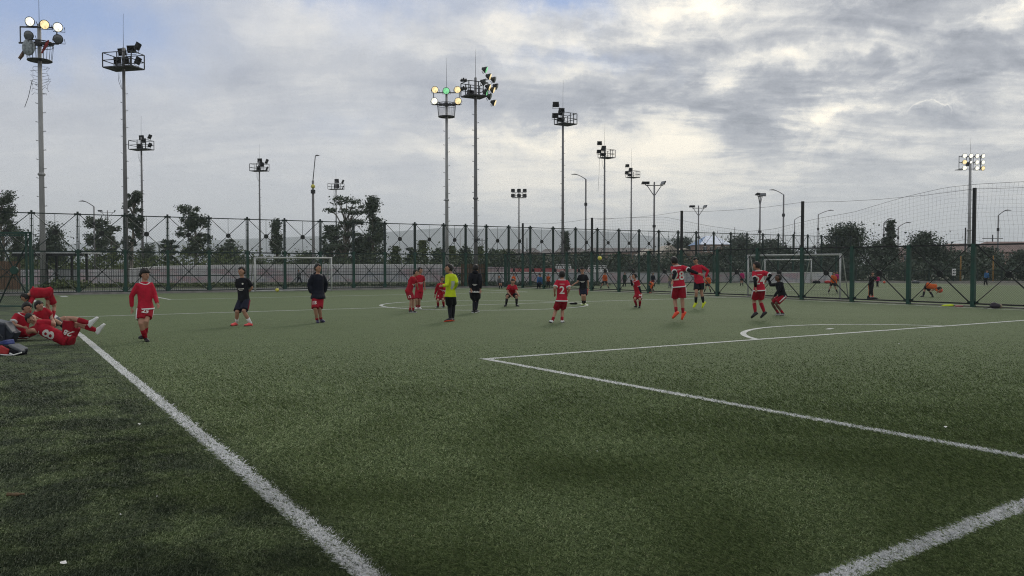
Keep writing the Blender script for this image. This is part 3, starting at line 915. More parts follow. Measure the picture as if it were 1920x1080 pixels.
def overhead_wire():
    mb = MB()
    for dz in (0, .8):
        pts = []
        for k in range(25):
            s = k / 24; px = 1560 + 760 * s
            pts.append(at(px, 165 + 10 * s, zof(455, 165) - 1.5 * math.sin(math.pi * ((s * 3) % 1)) + dz))
        mb.tube(pts, .03, 4, cap=False)
    tag(mb.obj('overhead_cable', M_dark), 'pair of thin cables crossing behind the net at the right', 'cable')
overhead_wire()

# ------------------------------------------------------------------ rink wall, hedge, shelters behind the tall fence
def rink():
    M_board = bpy.data.materials.new('rink_board'); M_board.use_nodes = True
    N = NT(M_board.node_tree); b = M_board.node_tree.nodes['Principled BSDF']; b.inputs['Roughness'].default_value = .5
    x, y, z = N.sep(N.coords('Object'))
    n1 = N.step(N.noise(N.vec(x * .35, y * .35, z * .9), 1.0, 4, .6), .46, .58)
    n2 = N.step(N.noise(N.vec(x * .9 + 40, y * .9, z * 2.2), 1.0, 5, .7), .52, .62)
    col = N.mixc(n1 * .55, (.50, .50, .51), (.42, .22, .25))
    col = N.mixc(n2 * .45, col, (.22, .26, .33))
    col = N.mixc(N.step(z, 1.16, 1.19) * .7, col, (.62, .62, .62))
    N.put(b.inputs['Base Color'], col)
    M_cap = mat('board_cap', (.62, .62, .60), .5, 0, .15, 2)
    # path of the boards (px, depth)
    pth = [(-40, 66), (60, 66), (200, 66.5), (232, 68), (300, 71), (420, 74), (560, 75.5), (700, 76), (850, 76)]
    root = empty('rink_wall', (0, 0, 0), 0, 'long pale rink wall with faded pink panels behind the tall fence', 'wall')
    tops = [1.12, 1.13, 1.15, 1.15, 1.40, 1.50, 1.54, 1.56, 1.52]
    mb = MB(); cap = MB(); rail = MB(); pts = []
    N_ = 60
    S = np.linspace(0, len(pth) - 1, N_)
    for s in S:
        px = np.interp(s, range(len(pth)), [p[0] for p in pth]); dp = np.interp(s, range(len(pth)), [p[1] for p in pth])
        h = np.interp(s, range(len(pth)), tops)
        pts.append((at(px, dp), h))
    vs = []
    for p, h in pts:
        for y, z in ((0, 0), (0, h), (.12, h), (.12, 0)): vs.append((p.x, p.y + y, z))
    fs = []
    for i in range(N_ - 1):
        for k in range(4): a = i * 4 + k; b2 = i * 4 + (k + 1) % 4; fs.append((a, a + 4, b2 + 4, b2))
    mb.add(vs, fs); mb.obj('board', M_board, root)
    cap.tube([(p.x, p.y + .06, h + .03) for p, h in pts], .055, 6); cap.obj('top_rail', M_cap, root, True)
    for i in range(0, N_, 1):
        p, h = pts[i]; rail.box((p.x, p.y - .04, h * .48), (.05, .06, h * .92))
    rail.tube([(p.x, p.y - .03, .98) for p, h in pts], .025, 5)
    rail.obj('board_rib', mat('board_rib', (.38, .37, .38), .6), root)
    # second straight stretch to the right, with the red banner
    root2 = empty('rink_wall', (0, 0, 0), 0, 'low pale rink wall with a bright cap behind the second pitch', 'wall')
    mb = MB(); cap = MB(); rb = MB()
    xs_ = [(915, 73.5), (1040, 73.5), (1110, 73.2), (1250, 73), (1400, 72.8), (1560, 72.6)]
    for (a, da), (b2, db) in zip(xs_[:-1], xs_[1:]):
        p, q = at(a, da), at(b2, db); c = (p + q) / 2; L = (q - p).length; rz = math.atan2(q.y - p.y, q.x - p.x)
        mb.box((c.x, c.y, .42), (L - .006, .12, .84), rz); cap.box((c.x, c.y - .01, .89), (L, .16, .09), rz)
        n = int(L / 1.1)
        for k in range(n):
            m_ = p.lerp(q, (k + .5) / n); rb.box((m_.x, m_.y - .1, .4), (.05, .06, .78), rz)
    mb.obj('board', M_board, root2); cap.obj('top_rail', M_cap, root2); rb.obj('board_rib', mat('board_rib2', (.36, .36, .38), .6), root2)
    M_red = mat('red_banner', (.33, .03, .035), .7, 0, .3, 1.5, col2=(.42, .20, .20))
    ba = MB(); p, q = at(957, 75), at(1040, 75); ba.box(((p.x + q.x) / 2, 75, 1.02), (q.x - p.x, .05, .52)); tag(ba.obj('banner', M_red), 'long faded red banner hung above the rink wall in the middle', 'banner')
    ba = MB(); p, q = at(1042, 75), at(1110, 75); ba.box(((p.x + q.x) / 2, 75, .98), (q.x - p.x, .05, .42))
    tag(ba.obj('banner', mat('pale_banner', (.5, .47, .46), .7, col2=(.40, .08, .08), vscale=1.2)), 'shorter white and red banner right of the long red one', 'banner')
    ba = MB(); p, q = at(835, 77.5), at(957, 77.5); ba.box(((p.x + q.x) / 2, 77.5, 1.1), (q.x - p.x, .05, .55))
    tag(ba.obj('banner', mat('lilac_banner', (.42, .40, .46), .7, col2=(.36, .25, .24), vscale=.6)), 'washed out lilac banner behind the coach in black', 'banner')
rink()
M_leaf = []
for i, (a, b2) in enumerate([((.062, .088, .052), (.110, .138, .072)), ((.060, .084, .062), (.100, .128, .082)), ((.072, .104, .042), (.14, .17, .07)), ((.050, .072, .056), (.086, .110, .075))]):
    M_leaf.append(mat('foliage_%s' % ['green', 'grey', 'fresh', 'dark'][i], a, .75, 0, 0, 1.2, col2=b2, spec=.25))
M_bark = mat('bark', (.10, .085, .07), .9, 0, .4, 4, .5, 20)
M_barkp = mat('pale_bark', (.22, .20, .17), .85, 0, .5, 3, .4, 15)

def leaf_cloud(clusters, n, size, rng, flat=.0):
    """n leaf-cluster faces through the volume of the clusters ((x,y,z),(rx,ry,rz))"""
    vs = []; fs = []
    vol = np.array([c[1][0] * c[1][1] * c[1][2] for c in clusters]) ** .67; vol /= vol.sum()
    idx = rng.choice(len(clusters), n, p=vol)
    C = np.array([c[0] for c in clusters])[idx]; Rr = np.array([c[1] for c in clusters])[idx]
    d_ = rng.normal(size=(n, 3)); d_ /= np.linalg.norm(d_, axis=1)[:, None]
    rad = rng.rand(n, 1) ** .45 * (1 + .18 * rng.normal(size=(n, 1)))
    P = C + rng.normal(size=(n, 3)) * Rr * (.50 + .35 * rng.rand(n, 1)) + d_ * Rr * .12
    a = rng.normal(size=(n, 3)); a[:, 2] *= .7; a /= np.linalg.norm(a, axis=1)[:, None]
    b2 = np.cross(a, rng.normal(size=(n, 3))); b2 /= np.linalg.norm(b2, axis=1)[:, None]
    s = size * (.5 + rng.rand(n, 1)); 
    A, B = a * s, b2 * s * .6
    Q = np.stack([P - A, P + B * .9, P + A * .9, P - B], 1).reshape(-1, 3)
    return Q, np.arange(n * 4).reshape(n, 4)
def np_mesh(name, Q, f, m_):
    me = bpy.data.meshes.new(name); n = len(f)
    me.vertices.add(len(Q)); me.vertices.foreach_set('co', Q.astype(np.float32).ravel())
    me.loops.add(n * 4); me.loops.foreach_set('vertex_index', f.astype(np.int32).ravel())
    me.polygons.add(n); me.polygons.foreach_set('loop_start', np.arange(0, n * 4, 4, dtype=np.int32)); me.polygons.foreach_set('loop_total', np.full(n, 4, np.int32))
    me.materials.append(m_); me.update(); return me

def tree(px, depth, py_top, wpx, kind, label, seed, mi=0, n=3200, base_py=None, lean=0., group='trees behind the fences', name=None):
    rng = np.random.RandomState(seed); rg = random.Random(seed)
    H_ = zof(py_top, depth); Wd = wpx / F * depth
    nm = name or {'round': 'broadleaf_tree', 'euc': 'eucalyptus_tree', 'con': 'conifer_tree', 'umb': 'umbrella_tree', 'col': 'columnar_tree'}[kind]
    root = empty(nm, at(px, depth), 0, label, 'tree', group)
    tr = MB(); cl = []; r0 = .012 * H_ + .08
    bark = M_barkp if kind in ('euc', 'umb') else M_bark
    if kind == 'round':
        tr.tube([(0, 0, 0), (lean * .3, 0, H_ * .3), (lean, 0, H_ * .75)], [r0 * 1.3, r0, r0 * .3], 8)
        for k in range(22):
            a = rg.uniform(0, 6.28); rr = rg.uniform(.15, .75) * Wd / 2; z = H_ * rg.uniform(.30, .86) ; sh = 1 - .55 * max(0, (z / H_ - .5) / .5)
            c = (math.cos(a) * rr * sh + lean, math.sin(a) * rr * sh, z)
            q = Wd * rg.uniform(.08, .18); cl.append((c, (q, q, q * rg.uniform(.55, .95))))
            if k % 2 == 0: tr.tube([(lean * .4, 0, H_ * rg.uniform(.2, .4)), (c[0] * .6, c[1] * .6, z * .75), c], [r0 * .5, r0 * .3, r0 * .1], 5)
        cl.append(((lean, 0, H_ * .55), (Wd * .33, Wd * .33, H_ * .26)))
        cl.append(((lean + Wd * .05, 0, H_ * .88), (Wd * .16, Wd * .16, H_ * .10)))
    elif kind == 'euc':
        bends = [(0, 0, 0)]
        for k in range(1, 7): bends.append((rg.uniform(-.05, .05) * Wd * k / 2 + lean * k / 6, 0, H_ * k / 6.3))
        tr.tube(bends, [r0 * (1.1 - .155 * k) for k in range(7)], 7)
        for k in range(42):
            t = rg.uniform(.25, 1.0); i = min(5, int(t * 6)); b0 = Vector(bends[i]).lerp(Vector(bends[i + 1]), t * 6 - i if t < 1 else 1)
            a = rg.uniform(0, 6.28); rr = Wd / 2 * rg.uniform(.2, .95) * (1.15 - .6 * abs(t - .55) / .5)
            c = (b0.x + math.cos(a) * rr, math.sin(a) * rr, b0.z + rg.uniform(0, .09) * H_)
            c = (c[0], c[1], min(c[2], H_ * .96))
            tr.tube([b0 - Vector((0, 0, H_ * .06)), b0.lerp(Vector(c), .6), c], [r0 * .35, r0 * .2, r0 * .08], 4)
            q = Wd * rg.uniform(.05, .115); cl.append((c, (q * rg.uniform(.8, 1.5), q, q * rg.uniform(.6, 1.5))))
    elif kind == 'umb':
        tr.tube([(0, 0, 0), (lean * .4, 0, H_ * .4), (lean, 0, H_ * .72)], [r0 * 1.2, r0, r0 * .6], 8)
        for lv, (z, ww, nn) in enumerate(((.97, .55, 7), (.86, .95, 10), (.70, .75, 9), (.55, .6, 7), (.40, .9, 9), (.28, .8, 6))):
            for k in range(nn):
                a = rg.uniform(0, 6.28); rr = ww * Wd / 2 * rg.uniform(.25, 1)
                c = (lean + math.cos(a) * rr, math.sin(a) * rr, H_ * (z - rg.uniform(0, .07)))
                tr.tube([(lean * .7, 0, H_ * (z - .30) if z > .35 else H_ * .1), (lean + math.cos(a) * rr * .6, math.sin(a) * rr * .6, c[2] - H_ * .07), c], [r0 * .4, r0 * .25, r0 * .1], 4)
                q = Wd * rg.uniform(.06, .13); cl.append((c, (q * 1.3, q * 1.2, q * .45)))
    elif kind == 'con':
        tr.tube([(0, 0, 0), (0, 0, H_ * .98)], [r0, r0 * .15], 7)
        for k in range(16):
            z = H_ * (.16 + .80 * k / 15); w2 = Wd / 2 * (1 - (z / H_)) * 1.15 + .2
            for j in range(5):
                a = rg.uniform(0, 6.28); ll = w2 * rg.uniform(.5, 1.05)
                c = (math.cos(a) * ll * .6, math.sin(a) * ll * .6, z - ll * .15)
                cl.append((c, (max(.25, ll * .45), max(.25, ll * .45), max(.2, H_ * .022))))
    else:
        tr.tube([(0, 0, 0), (lean, 0, H_ * .9)], [r0, r0 * .2], 7)
        for k in range(30):
            t = rg.uniform(.12, .97); w2 = Wd / 2 * (1 - max(0, t - .55) / .5)
            a = rg.uniform(0, 6.28); rr = w2 * rg.uniform(.1, .8); c = (lean * t + math.cos(a) * rr, math.sin(a) * rr, H_ * t)
            q = Wd * rg.uniform(.09, .18); cl.append((c, (q, q, q * rg.uniform(.8, 1.6))))
            if k % 3 == 0: tr.tube([(lean * t, 0, H_ * t * .85), c], [r0 * .3, r0 * .1], 4)
    tr.obj('trunk', bark, root, True)
    sz = max(.10, depth * .0017) * .78; n = int(n * 1.5)
    Q, f = leaf_cloud(cl, n, sz, rng)
    Q[:, 2] = np.clip(Q[:, 2], .3, H_ * 1.02)
    link('crown', np_mesh('crown', Q, f, M_leaf[mi]), root)
    return root
T = tree
T(5, 72, 360, 62, 'euc', 'tall open crowned eucalyptus cut off by the left edge of the picture', 1, 1, 4200)
T(97, 92, 417, 66, 'round', 'round topped dark tree behind the shelter at the left', 2, 3, 4200)
T(40, 100, 438, 50, 'round', 'lower dark bush tree between the left edge tree and the first mast', 62, 1, 2600)
T(181, 105, 405, 46, 'euc', 'slender open tree between the first and second tall masts', 3, 1, 2800)
T(212, 118, 425, 36, 'euc', 'thin low tree just left of the second tall mast', 4, 1, 2000)
T(246, 84, 360, 40, 'euc', 'tall narrow eucalyptus pressed against the second tall mast', 5, 3, 4200, lean=.2)
T(277, 120, 455, 40, 'round', 'small round tree low beside the slim deck mast', 6, 1, 1600)
T(318, 100, 449, 40, 'umb', 'low spreading tree left of the gappy eucalyptus', 7, 3, 1700)
T(366, 95, 386, 58, 'euc', 'gappy eucalyptus with bare upper twigs left of the boy in black', 8, 1, 4600)
T(428, 120, 458, 78, 'round', 'wide mound shaped tree behind the boy in the black shirt', 9, 3, 4600)
T(432, 135, 447, 24, 'umb', 'little flat topped tree poking over the mound shaped tree', 19, 1, 1000)
T(519, 98, 411, 32, 'col', 'narrow upright tree above the left half of the far goal', 10, 1, 3400)
T(575, 110, 470, 46, 'round', 'low round tree behind the far goal crossbar', 20, 3, 1800)
T(648, 95, 367, 74, 'umb', 'tall umbrella crowned tree with visible branching limbs', 11, 1, 3600)
T(622, 98, 424, 44, 'euc', 'lower ragged tree under the left side of the umbrella crowned tree', 21, 1, 2600)
T(699, 90, 370, 50, 'col', 'tall dense tree right of the umbrella crowned tree', 12, 1, 5600)
T(684, 96, 440, 56, 'round', 'broad dark tree filling the gap below the two tallest trees', 22, 3, 4600)
for i, (x, y, w, d_, k) in enumerate([(742, 462, 34, 92, 'con'), (772, 462, 26, 96, 'euc'), (792, 452, 40, 90, 'col'), (822, 464, 36, 95, 'round'), (848, 462, 30, 92, 'col'),
                                      (873, 462, 34, 96, 'round'), (900, 463, 30, 92, 'col'), (922, 466, 36, 94, 'round')]):
    T(x, d_, y, w, k, ['pointed young tree right of the tall dense tree', 'thin young tree with open twigs in the young row', 'fuller young tree behind the two red players on the left',
                       'bushy young tree left of the middle lit mast', 'upright young tree right of the middle lit mast', 'bushy young tree between the two central masts', 'upright young tree right of the crowded lamp mast',
                       'bushy young tree at the right end of the young row'][i], 30 + i, 1 if i % 2 else 2, 1900)
T(1060, 108, 434, 26, 'con', 'pointed conifer rising beside the tallest dark lamp mast', 13, 3, 2600)
for i, (x, y, w, d_, m_) in enumerate([(950, 468, 60, 100, 0), (1000, 478, 60, 92, 0), (1050, 477, 66, 90, 0), (1105, 472, 60, 92, 3), (1160, 477, 64, 90, 0), (1215, 478, 64, 92, 3), (1265, 476, 62, 90, 0),
                                      (1320, 474, 60, 92, 3), (1370, 462, 70, 96, 3), (1415, 455, 66, 98, 3), (1465, 462, 60, 96, 3), (1510, 470, 60, 94, 3)]):
    T(x, d_, y, w, 'round', ['bushy dark tree at the start of the long thicket, above the squatting player', 'thicket tree below the tan building', 'thicket tree behind the bareheaded boy at the right rim of the circle',
        'thicket tree behind the boy with outstretched arm', 'thicket tree right of the hanging cable mast', 'thicket tree behind the crouching boy', 'thicket tree behind the number 28 player',
        'thicket tree under the blue roofed building', 'taller thicket tree right of the blue roofed building', 'taller thicket tree above the number 24 player', 'sloping thicket tree left of the black net pole', 'low thicket tree right of the black net pole'][i], 50 + i, m_, 3400, group='thicket trees behind the rink wall')
T(1275, 190, 443, 62, 'round', 'hazy dark tree mass left of the blue roofed building', 14, 3, 3400)
T(1385, 150, 438, 60, 'round', 'tall dark tree right behind the blue roofed building', 15, 3, 3600)
T(1440, 150, 449, 80, 'round', 'wide dark tree sloping down to the right behind the number 24 player', 16, 3, 3600)
T(1588, 88, 417, 96, 'round', 'largest dark bushy tree on the right behind the second pitch', 17, 3, 8000)
T(1548, 92, 455, 46, 'round', 'low lobe of foliage at the left foot of the largest bushy tree', 24, 3, 2400)
T(1668, 95, 413, 50, 'con', 'dark spired conifer between the two large bushy trees', 18, 3, 5200)
T(1645, 96, 450, 50, 'round', 'lower dark tree between the largest bushy tree and the conifer', 25, 3, 3000)
T(1732, 88, 434, 88, 'round', 'broad rounded dark tree left of the lit mast', 26, 3, 7600)
T(1795, 90, 470, 60, 'round', 'low dark tree under the lit mast', 27, 3, 3200)
T(1850, 92, 462, 60, 'round', 'dark tree in front of the brick houses right of the black net pole', 28, 3, 3200)
T(1915, 84, 468, 46, 'round', 'dark tree at the right edge of the picture', 29, 3, 3000)

def hedge(name, x0, x1, depth, py, label, mi, n, thick=2.5, seed=1, zmin=0.):
    rng = np.random.RandomState(seed); a = at(x0, depth); b2 = at(x1, depth); L = b2.x - a.x
    cl = []; k = 0; x = a.x
    H_ = zof(py, depth)
    while x < b2.x:
        h = H_ * rng.uniform(.72, 1.02); cl.append(((x, depth + rng.uniform(0, thick), h * .5), (max(.5, H_ * .4), max(.4, thick * .4), h * .5))); x += max(.35, H_ * .3)
    Q, f = leaf_cloud(cl, n, max(.10, depth * .0019), rng); Q[:, 2] = np.maximum(Q[:, 2], .02)
    o = link(name, np_mesh(name, Q, f, M_leaf[mi]))
    return tag(o, label, 'hedge', kind='stuff')
hedge('undergrowth', -80, 470, 88, 478, 'dense mixed undergrowth behind the left rink wall', 2, 9000, 5, 1)
hedge('undergrowth', 440, 930, 86, 481, 'dense dark undergrowth behind the middle rink wall', 0, 9000, 5, 2)
hedge('undergrowth', 920, 1560, 84, 484, 'dense dark undergrowth behind the second pitch', 3, 14000, 5, 3)
hedge('undergrowth', 1540, 2100, 82, 487, 'dense dark undergrowth at the right beyond the second pitch', 3, 12000, 5, 4)
hedge('planting_strip', 150, 480, 57.5, 532.5, 'low leafy planting strip along the path, left part', 2, 4200, .7, 5)
hedge('planting_strip', 480, 870, 60, 532.5, 'low leafy planting strip along the path, right part', 0, 4200, .7, 6)
hedge('planting_strip', 88, 150, 54, 527, 'clump of low shrubs in front of the shelter', 2, 1400, .9, 7)
hedge('planting_strip', 910, 1130, 62, 529, 'low dark planting behind the seated spectators', 3, 2400, .7, 8)

# shelter at the left, wooden screens
def shelter():
    D_ = 56.; x0, x1 = at(33, D_).x, at(166, D_).x; root = empty('shelter', at(100, D_), 0, 'flat roofed open shelter on dark posts behind the left fence', 'shelter')
    w = x1 - x0; hz = zof(474, D_)
    f = MB(); f.box((0, .6, hz), (w, 2.4, .09)); f.obj('roof', mat('roof_sheet', (.45, .47, .48), .5, 0, .3, 2), root)
    f = MB(); f.box((0, -.62, hz - .14), (w, .06, .16)); f.obj('fascia', M_black, root)
    for px in (36, 88, 106, 135, 163):
        f = MB(); f.box((at(px, D_).x - root.location.x, 0, hz / 2 - .03), (.13, .13, hz - .1)); f.obj('post', M_black, root)
    f = MB(); f.box((at(112, D_).x - root.location.x, .8, .66), (1.65, .08, 1.24)); f.obj('back_panel', mat('pale_panel', (.42, .44, .45), .7, 0, .25, 2), root)
shelter()
M_wood = mat('wood_boards', (.17, .105, .065), .8, 0, .45, 3.5, .4, 30, aniso=(6, 6, .5))
def wood_screen(x0, x1, y0, D_, label):
    a, b2 = at(x0, D_), at(x1, D_); h = zof(y0, D_); n = max(4, int((b2.x - a.x) / .16)); mb = MB()
    for k in range(n): mb.box((a.x + (b2.x - a.x) * (k + .5) / n, D_, h / 2 + .03), ((b2.x - a.x) / n - .015, .03, h - .06))
    mb.box(((a.x + b2.x) / 2, D_ + .05, h * .2), (b2.x - a.x, .05, .08)); mb.box(((a.x + b2.x) / 2, D_ + .05, h * .85), (b2.x - a.x, .05, .08))
    tag(mb.obj('wooden_screen', M_wood), label, 'screen')
wood_screen(-45, 38, 490, 50, 'brown board screen behind the open gate leaf at the left edge')
wood_screen(864.5, 888, 495, 57.2, 'brown wooden board screen behind the fence left of the coach')
wood_screen(890, 911, 495.5, 57.6, 'brown wooden board screen mostly hidden by the coach in black')

# bleachers (white tubular stands)
def bleachers(px0, px1, D_, ytop, label, step=1):
    a, b2 = at(px0, D_), at(px1, D_); w = b2.x - a.x; h = zof(ytop, D_)
    root = empty('bleachers', (a + b2) / 2, 0, label, 'stand', 'white tubular stands'); f = MB()
    for k in range(4):
        z = h * (.52 + .16 * k); y = .5 * k
        f.box((0, y, z), (w, .22, .05)); f.box((0, y + .12, z + .14), (w, .05, .05))
    f.obj('seat_row', M_white, root)
    f = MB(); n = 6
    for k in range(n + 1):
        x = -w / 2 + w * k / n; f.tube([(x, 0, .0), (x, 0, h * .62)], .04, 5); f.tube([(x, 1.6, 0), (x, 1.6, h)], .04, 5); f.tube([(x, 0, h * .5), (x, 1.6, h)], .04, 5)
    f.obj('frame', M_white, root)
bleachers(1044, 1072, 80, 499, 'small white tubular stand behind the number 2 player')
bleachers(1106, 1141, 78, 501, 'white tubular stand just left of the running orange player')

# low picket railing beyond the second pitch
def low_rail():
    root = empty('picket_railing', at(1560, 74.5), 0, 'low dark picket railing along the far side of the second pitch', 'railing')
    f = MB(); L = at(2100, 74.5).x - at(1560, 74.5).x; n = int(L / 2.2)
    f.box((0, 0, .62), (.10, .10, 1.25)); pm_ = f.mesh('post', M_dgreen)
    for k in range(n + 1): link('post', pm_, root, (k * 2.2, 0, 0))
    g_ = MB(); g_.box((L / 2, 0, 1.08), (L, .05, .06)); g_.box((L / 2, 0, .2), (L, .05, .05))
    for k in range(int(L / .3)): g_.box((k * .3, .0, .62), (.025, .025, .86))
    g_.obj('picket_row', M_dgreen, root)
    c = MB(); p = at(1560, 72.5); q = at(2100, 72.5); c.box(((p.x + q.x) / 2, 72.5, .06), (q.x - p.x, .3, .14)); tag(c.obj('kerb', M_conc), kind='structure')
low_rail()

# notice board far right
f = MB(); f.box((0, 0, .92), (.34, .05, .60)); root = empty('notice_board', at(1788.5, 73.6), 0, 'small white notice board with dark windows beyond the second pitch', 'sign')
f.obj('panel', M_white, root)
f = MB()
for x in (-.075, .075):
    for z in (.80, 1.05): f.box((x, -.035, z), (.09, .02, .13))
f.obj('printed_square', M_dark, root)
f = MB(); f.box((-.14, .04, .34), (.04, .04, .68)); f.box((.14, .04, .34), (.04, .04, .68)); f.obj('leg', M_dark, root)

# ------------------------------------------------------------------ buildings
M_win = mat('window_glass', (.05, .06, .07), .2, spec=.7)
def building(px0, px1, D_, ytop, wallm, roofm, label, storeys=2, cols=4, roofh=1.2, gable=False, win=True, dp=9, name='building', ybase=None):
    a, b2 = at(px0, D_), at(px1, D_); w = b2.x - a.x; h = zof(ytop, D_) - roofh
    root = empty(name, ((a.x + b2.x) / 2, D_, 0), 0, label, 'building', 'buildings beyond the trees')
    f = MB(); f.box((0, dp / 2, h / 2), (w, dp, h)); f.obj('wall', wallm, root)
    f = MB(); e = .4
    if gable:
        z = h
        vs = [(-w / 2 - e, -e, z), (w / 2 + e, -e, z), (w / 2 + e, dp + e, z), (-w / 2 - e, dp + e, z), (0, -e, z + roofh), (0, dp + e, z + roofh)]
        f.add(vs, [(0, 4, 5, 3), (1, 2, 5, 4), (0, 1, 4), (2, 3, 5), (0, 3, 2, 1)])
    else:
        vs = [(-w / 2 - e, -e, h), (w / 2 + e, -e, h), (w / 2 + e, dp + e, h), (-w / 2 - e, dp + e, h), (-w / 2 + roofh, dp * .4, h + roofh), (w / 2 - roofh, dp * .4, h + roofh)]
        f.add(vs, [(0, 1, 5, 4), (2, 3, 4, 5), (1, 2, 5), (3, 0, 4), (0, 3, 2, 1)])
    f.obj('roof', roofm, root)
    if win:
        sh = h / storeys
        for s in range(storeys):
            for c in range(cols):
                x = -w / 2 + w * (c + .5) / cols; z = sh * (s + .52)
                fr = MB(); ww, wh = min(1.6, w / cols * .5), min(1.5, sh * .5)
                fr.box((x, -.02, z + wh / 2), (ww + .16, .12, .1)); fr.box((x, -.02, z - wh / 2), (ww + .16, .16, .1)); fr.box((x, -.02, z), (.06, .08, wh - .1))
                fo = fr.obj('window', M_white, root)
                g_ = MB(); g_.box((x, -.01, z), (ww, .06, wh - .1)); g_.obj('pane', M_win, fo)
    return root
Wt = lambda n, c, v=.2: mat(n, c, .85, 0, v, .6, .1, 8)
m_tan, m_cream, m_pink, m_brick, m_grey = Wt('tan_render', (.34, .26, .18)), Wt('cream_render', (.46, .42, .35)), Wt('pink_brick', (.34, .24, .20)), Wt('brick', (.25, .16, .13), .3), Wt('grey_render', (.32, .33, .34))
m_rg, m_rt, m_rb = Wt('grey_roof', (.13, .12, .12), .3), Wt('tile_roof', (.20, .14, .125), .35), mat('blue_roof', (.15, .27, .48), .5, 0, .15, 1.)
building(940, 984, 210, 466, m_grey, m_rg, 'low grey roofed building left end of the far terrace', 2, 4)
building(985, 1012, 200, 464, m_tan, m_rg, 'tan building showing between the fence posts above the squatting player', 2, 3)
building(1014, 1042, 195, 466, m_cream, m_rg, 'white fronted building with a row of narrow dark windows', 2, 6)
building(1043, 1100, 205, 464, m_tan, m_rg, 'long ochre building right of the white fronted one', 2, 6)
building(1100, 1222, 215, 464, m_pink, m_rg, 'long pinkish terrace with a dark roof in the middle distance', 2, 10, name='terrace')
building(1205, 1236, 160, 466, m_cream, m_cream, 'pale gable ended shed at the right end of the terrace', 1, 1, 1.4, True, False)
building(1243, 1272, 150, 459, m_cream, m_cream, 'cream gable ended shed right of the black net pole', 1, 1, 1.5, True, False)
building(1273, 1298, 152, 465, m_tan, m_cream, 'lower cream roofed shed left of the blue roofed building', 1, 2, 1.0, True, False)
building(1315, 1367, 142, 441, m_pink, m_rb, 'blue roofed brick building standing above the thicket', 3, 4, 1.6, name='blue_roofed_building')
building(1780, 1846, 165, 456, m_brick, m_rt, 'dark red brick house left of the bright windowed one at the right', 2, 5, 1.5, name='house')
building(1848, 1965, 150, 452, m_pink, m_rt, 'pinkish brick house with cream bands and large windows at the right edge', 2, 6, 2.0, name='house')
building(1690, 1778, 190, 463, m_brick, m_rt, 'brick house mostly hidden behind the broad rounded tree', 2, 5, 1.6, name='house')
building(1290, 1316, 230, 456, m_grey, m_rg, 'grey block between the cream sheds and the blue roofed building', 2, 3)
building(20, 66, 240, 462, m_grey, m_rg, 'grey block low behind the left edge trees', 3, 4)
# faint city towers
TWL = ['faint tower just right of the tall dense tree', 'slimmest and tallest faint tower right of the tall dense tree', 'broad low faint tower between two fence posts above the young trees', 'slim faint tower above the pointed young tree',
       'faint tower left of the two red players', 'wide faint tower left of the narrow upright tree', 'faint tower directly behind the narrow upright tree', 'widest faint tower behind the far goal', 'faint low tower left of the widest one behind the far goal',
       'faint tower behind the umbrella crowned tree', 'faint tower left of the far goal beside the deck mast', 'faint low tower right end of the skyline by the young trees', 'faint low tower hidden in the tall dense tree']
rg = random.Random(8)
for i, (px, py, w) in enumerate([(730, 462, 5), (737, 458, 4), (752, 466, 7), (761, 460, 4), (768, 466, 6), (505, 468, 9), (516, 462, 6), (560, 466, 12), (548, 470, 8), (600, 468, 10), (486, 466, 7), (780, 470, 8), (712, 468, 7)]):
    D_ = 2500.; a = at(px, D_); f = MB(); h = zof(py, D_); f.box((0, 0, h / 2), (w / F * D_, 12, h)); f.box((1.5, 0, h + 2), (w / F * D_ * .4, 5, 4))
    tag(f.obj('tower_block', m_grey, None, loc=a), TWL[i], 'building', 'faint tower blocks on the skyline')
# mountains
def hills(name, D_, prof, m_):
    mb = MB(); vs = []; rg = random.Random(4)
    xs = np.linspace(prof[0][0], prof[-1][0], 90)
    for i, px in enumerate(xs):
        py = float(np.interp(px, [p[0] for p in prof], [p[1] for p in prof])) + rg.uniform(-.8, .8)
        z = zof(py, D_); p = at(px, D_)
        vs += [(p.x * .86, D_ * .86, -2), (p.x * .95, D_ * .95, z * .55), (p.x, D_, z), (p.x * 1.1, D_ * 1.1, -2)]
    fs = []
    for i in range(len(xs) - 1):
        for k in range(3): a = i * 4 + k; fs.append((a, a + 4, a + 5, a + 1))
    mb.add(vs, fs); tag(mb.obj(name, m_, None, True), kind='structure')
M_hill = mat('hillside', (.05, .065, .05), .95, 0, .3, .002, coord='Object')
hills('mountain', 4000, [(-900, 470), (-200, 462), (250, 455), (520, 446), (700, 437), (820, 428), (950, 429), (1090, 432), (1180, 437), (1250, 447), (1400, 458), (1700, 466), (2600, 470)], M_hill)

# ------------------------------------------------------------------ people
def skin(name, c): return mat(name, c, .6, 0, .12, 9, spec=.35)
SK = skin('skin', (.40, .22, .15)); SKD = skin('dark_skin', (.12, .062, .042)); SKL = skin('light_skin', (.42, .26, .19))
def cloth(name, c, var=.22): return mat(name, c, .85, 0, var, 7, .5, 14, spec=.2)
C_red = cloth('red_cloth', (.38, .012, .028)); C_red2 = cloth('crimson_cloth', (.29, .009, .022)); C_pinkred = cloth('bright_red_cloth', (.46, .016, .040))
C_white = cloth('white_cloth', (.70, .70, .70), .1); C_black = cloth('black_cloth', (.010, .011, .015)); C_navy = cloth('navy_cloth', (.012, .014, .028))
C_puff = mat('quilted_nylon', (.008, .010, .020), .6, 0, .2, 8, .2, 25, spec=.15); C_neon = cloth('neon_cloth', (.50, .62, .02), .12); C_maroon = cloth('maroon_cloth', (.16, .012, .03))
C_orange = cloth('orange_cloth', (.70, .13, .03)); C_grey = cloth('grey_cloth', (.13, .14, .15)); C_blue = cloth('blue_cloth', (.06, .16, .36)); C_mag = cloth('magenta_cloth', (.50, .02, .16))
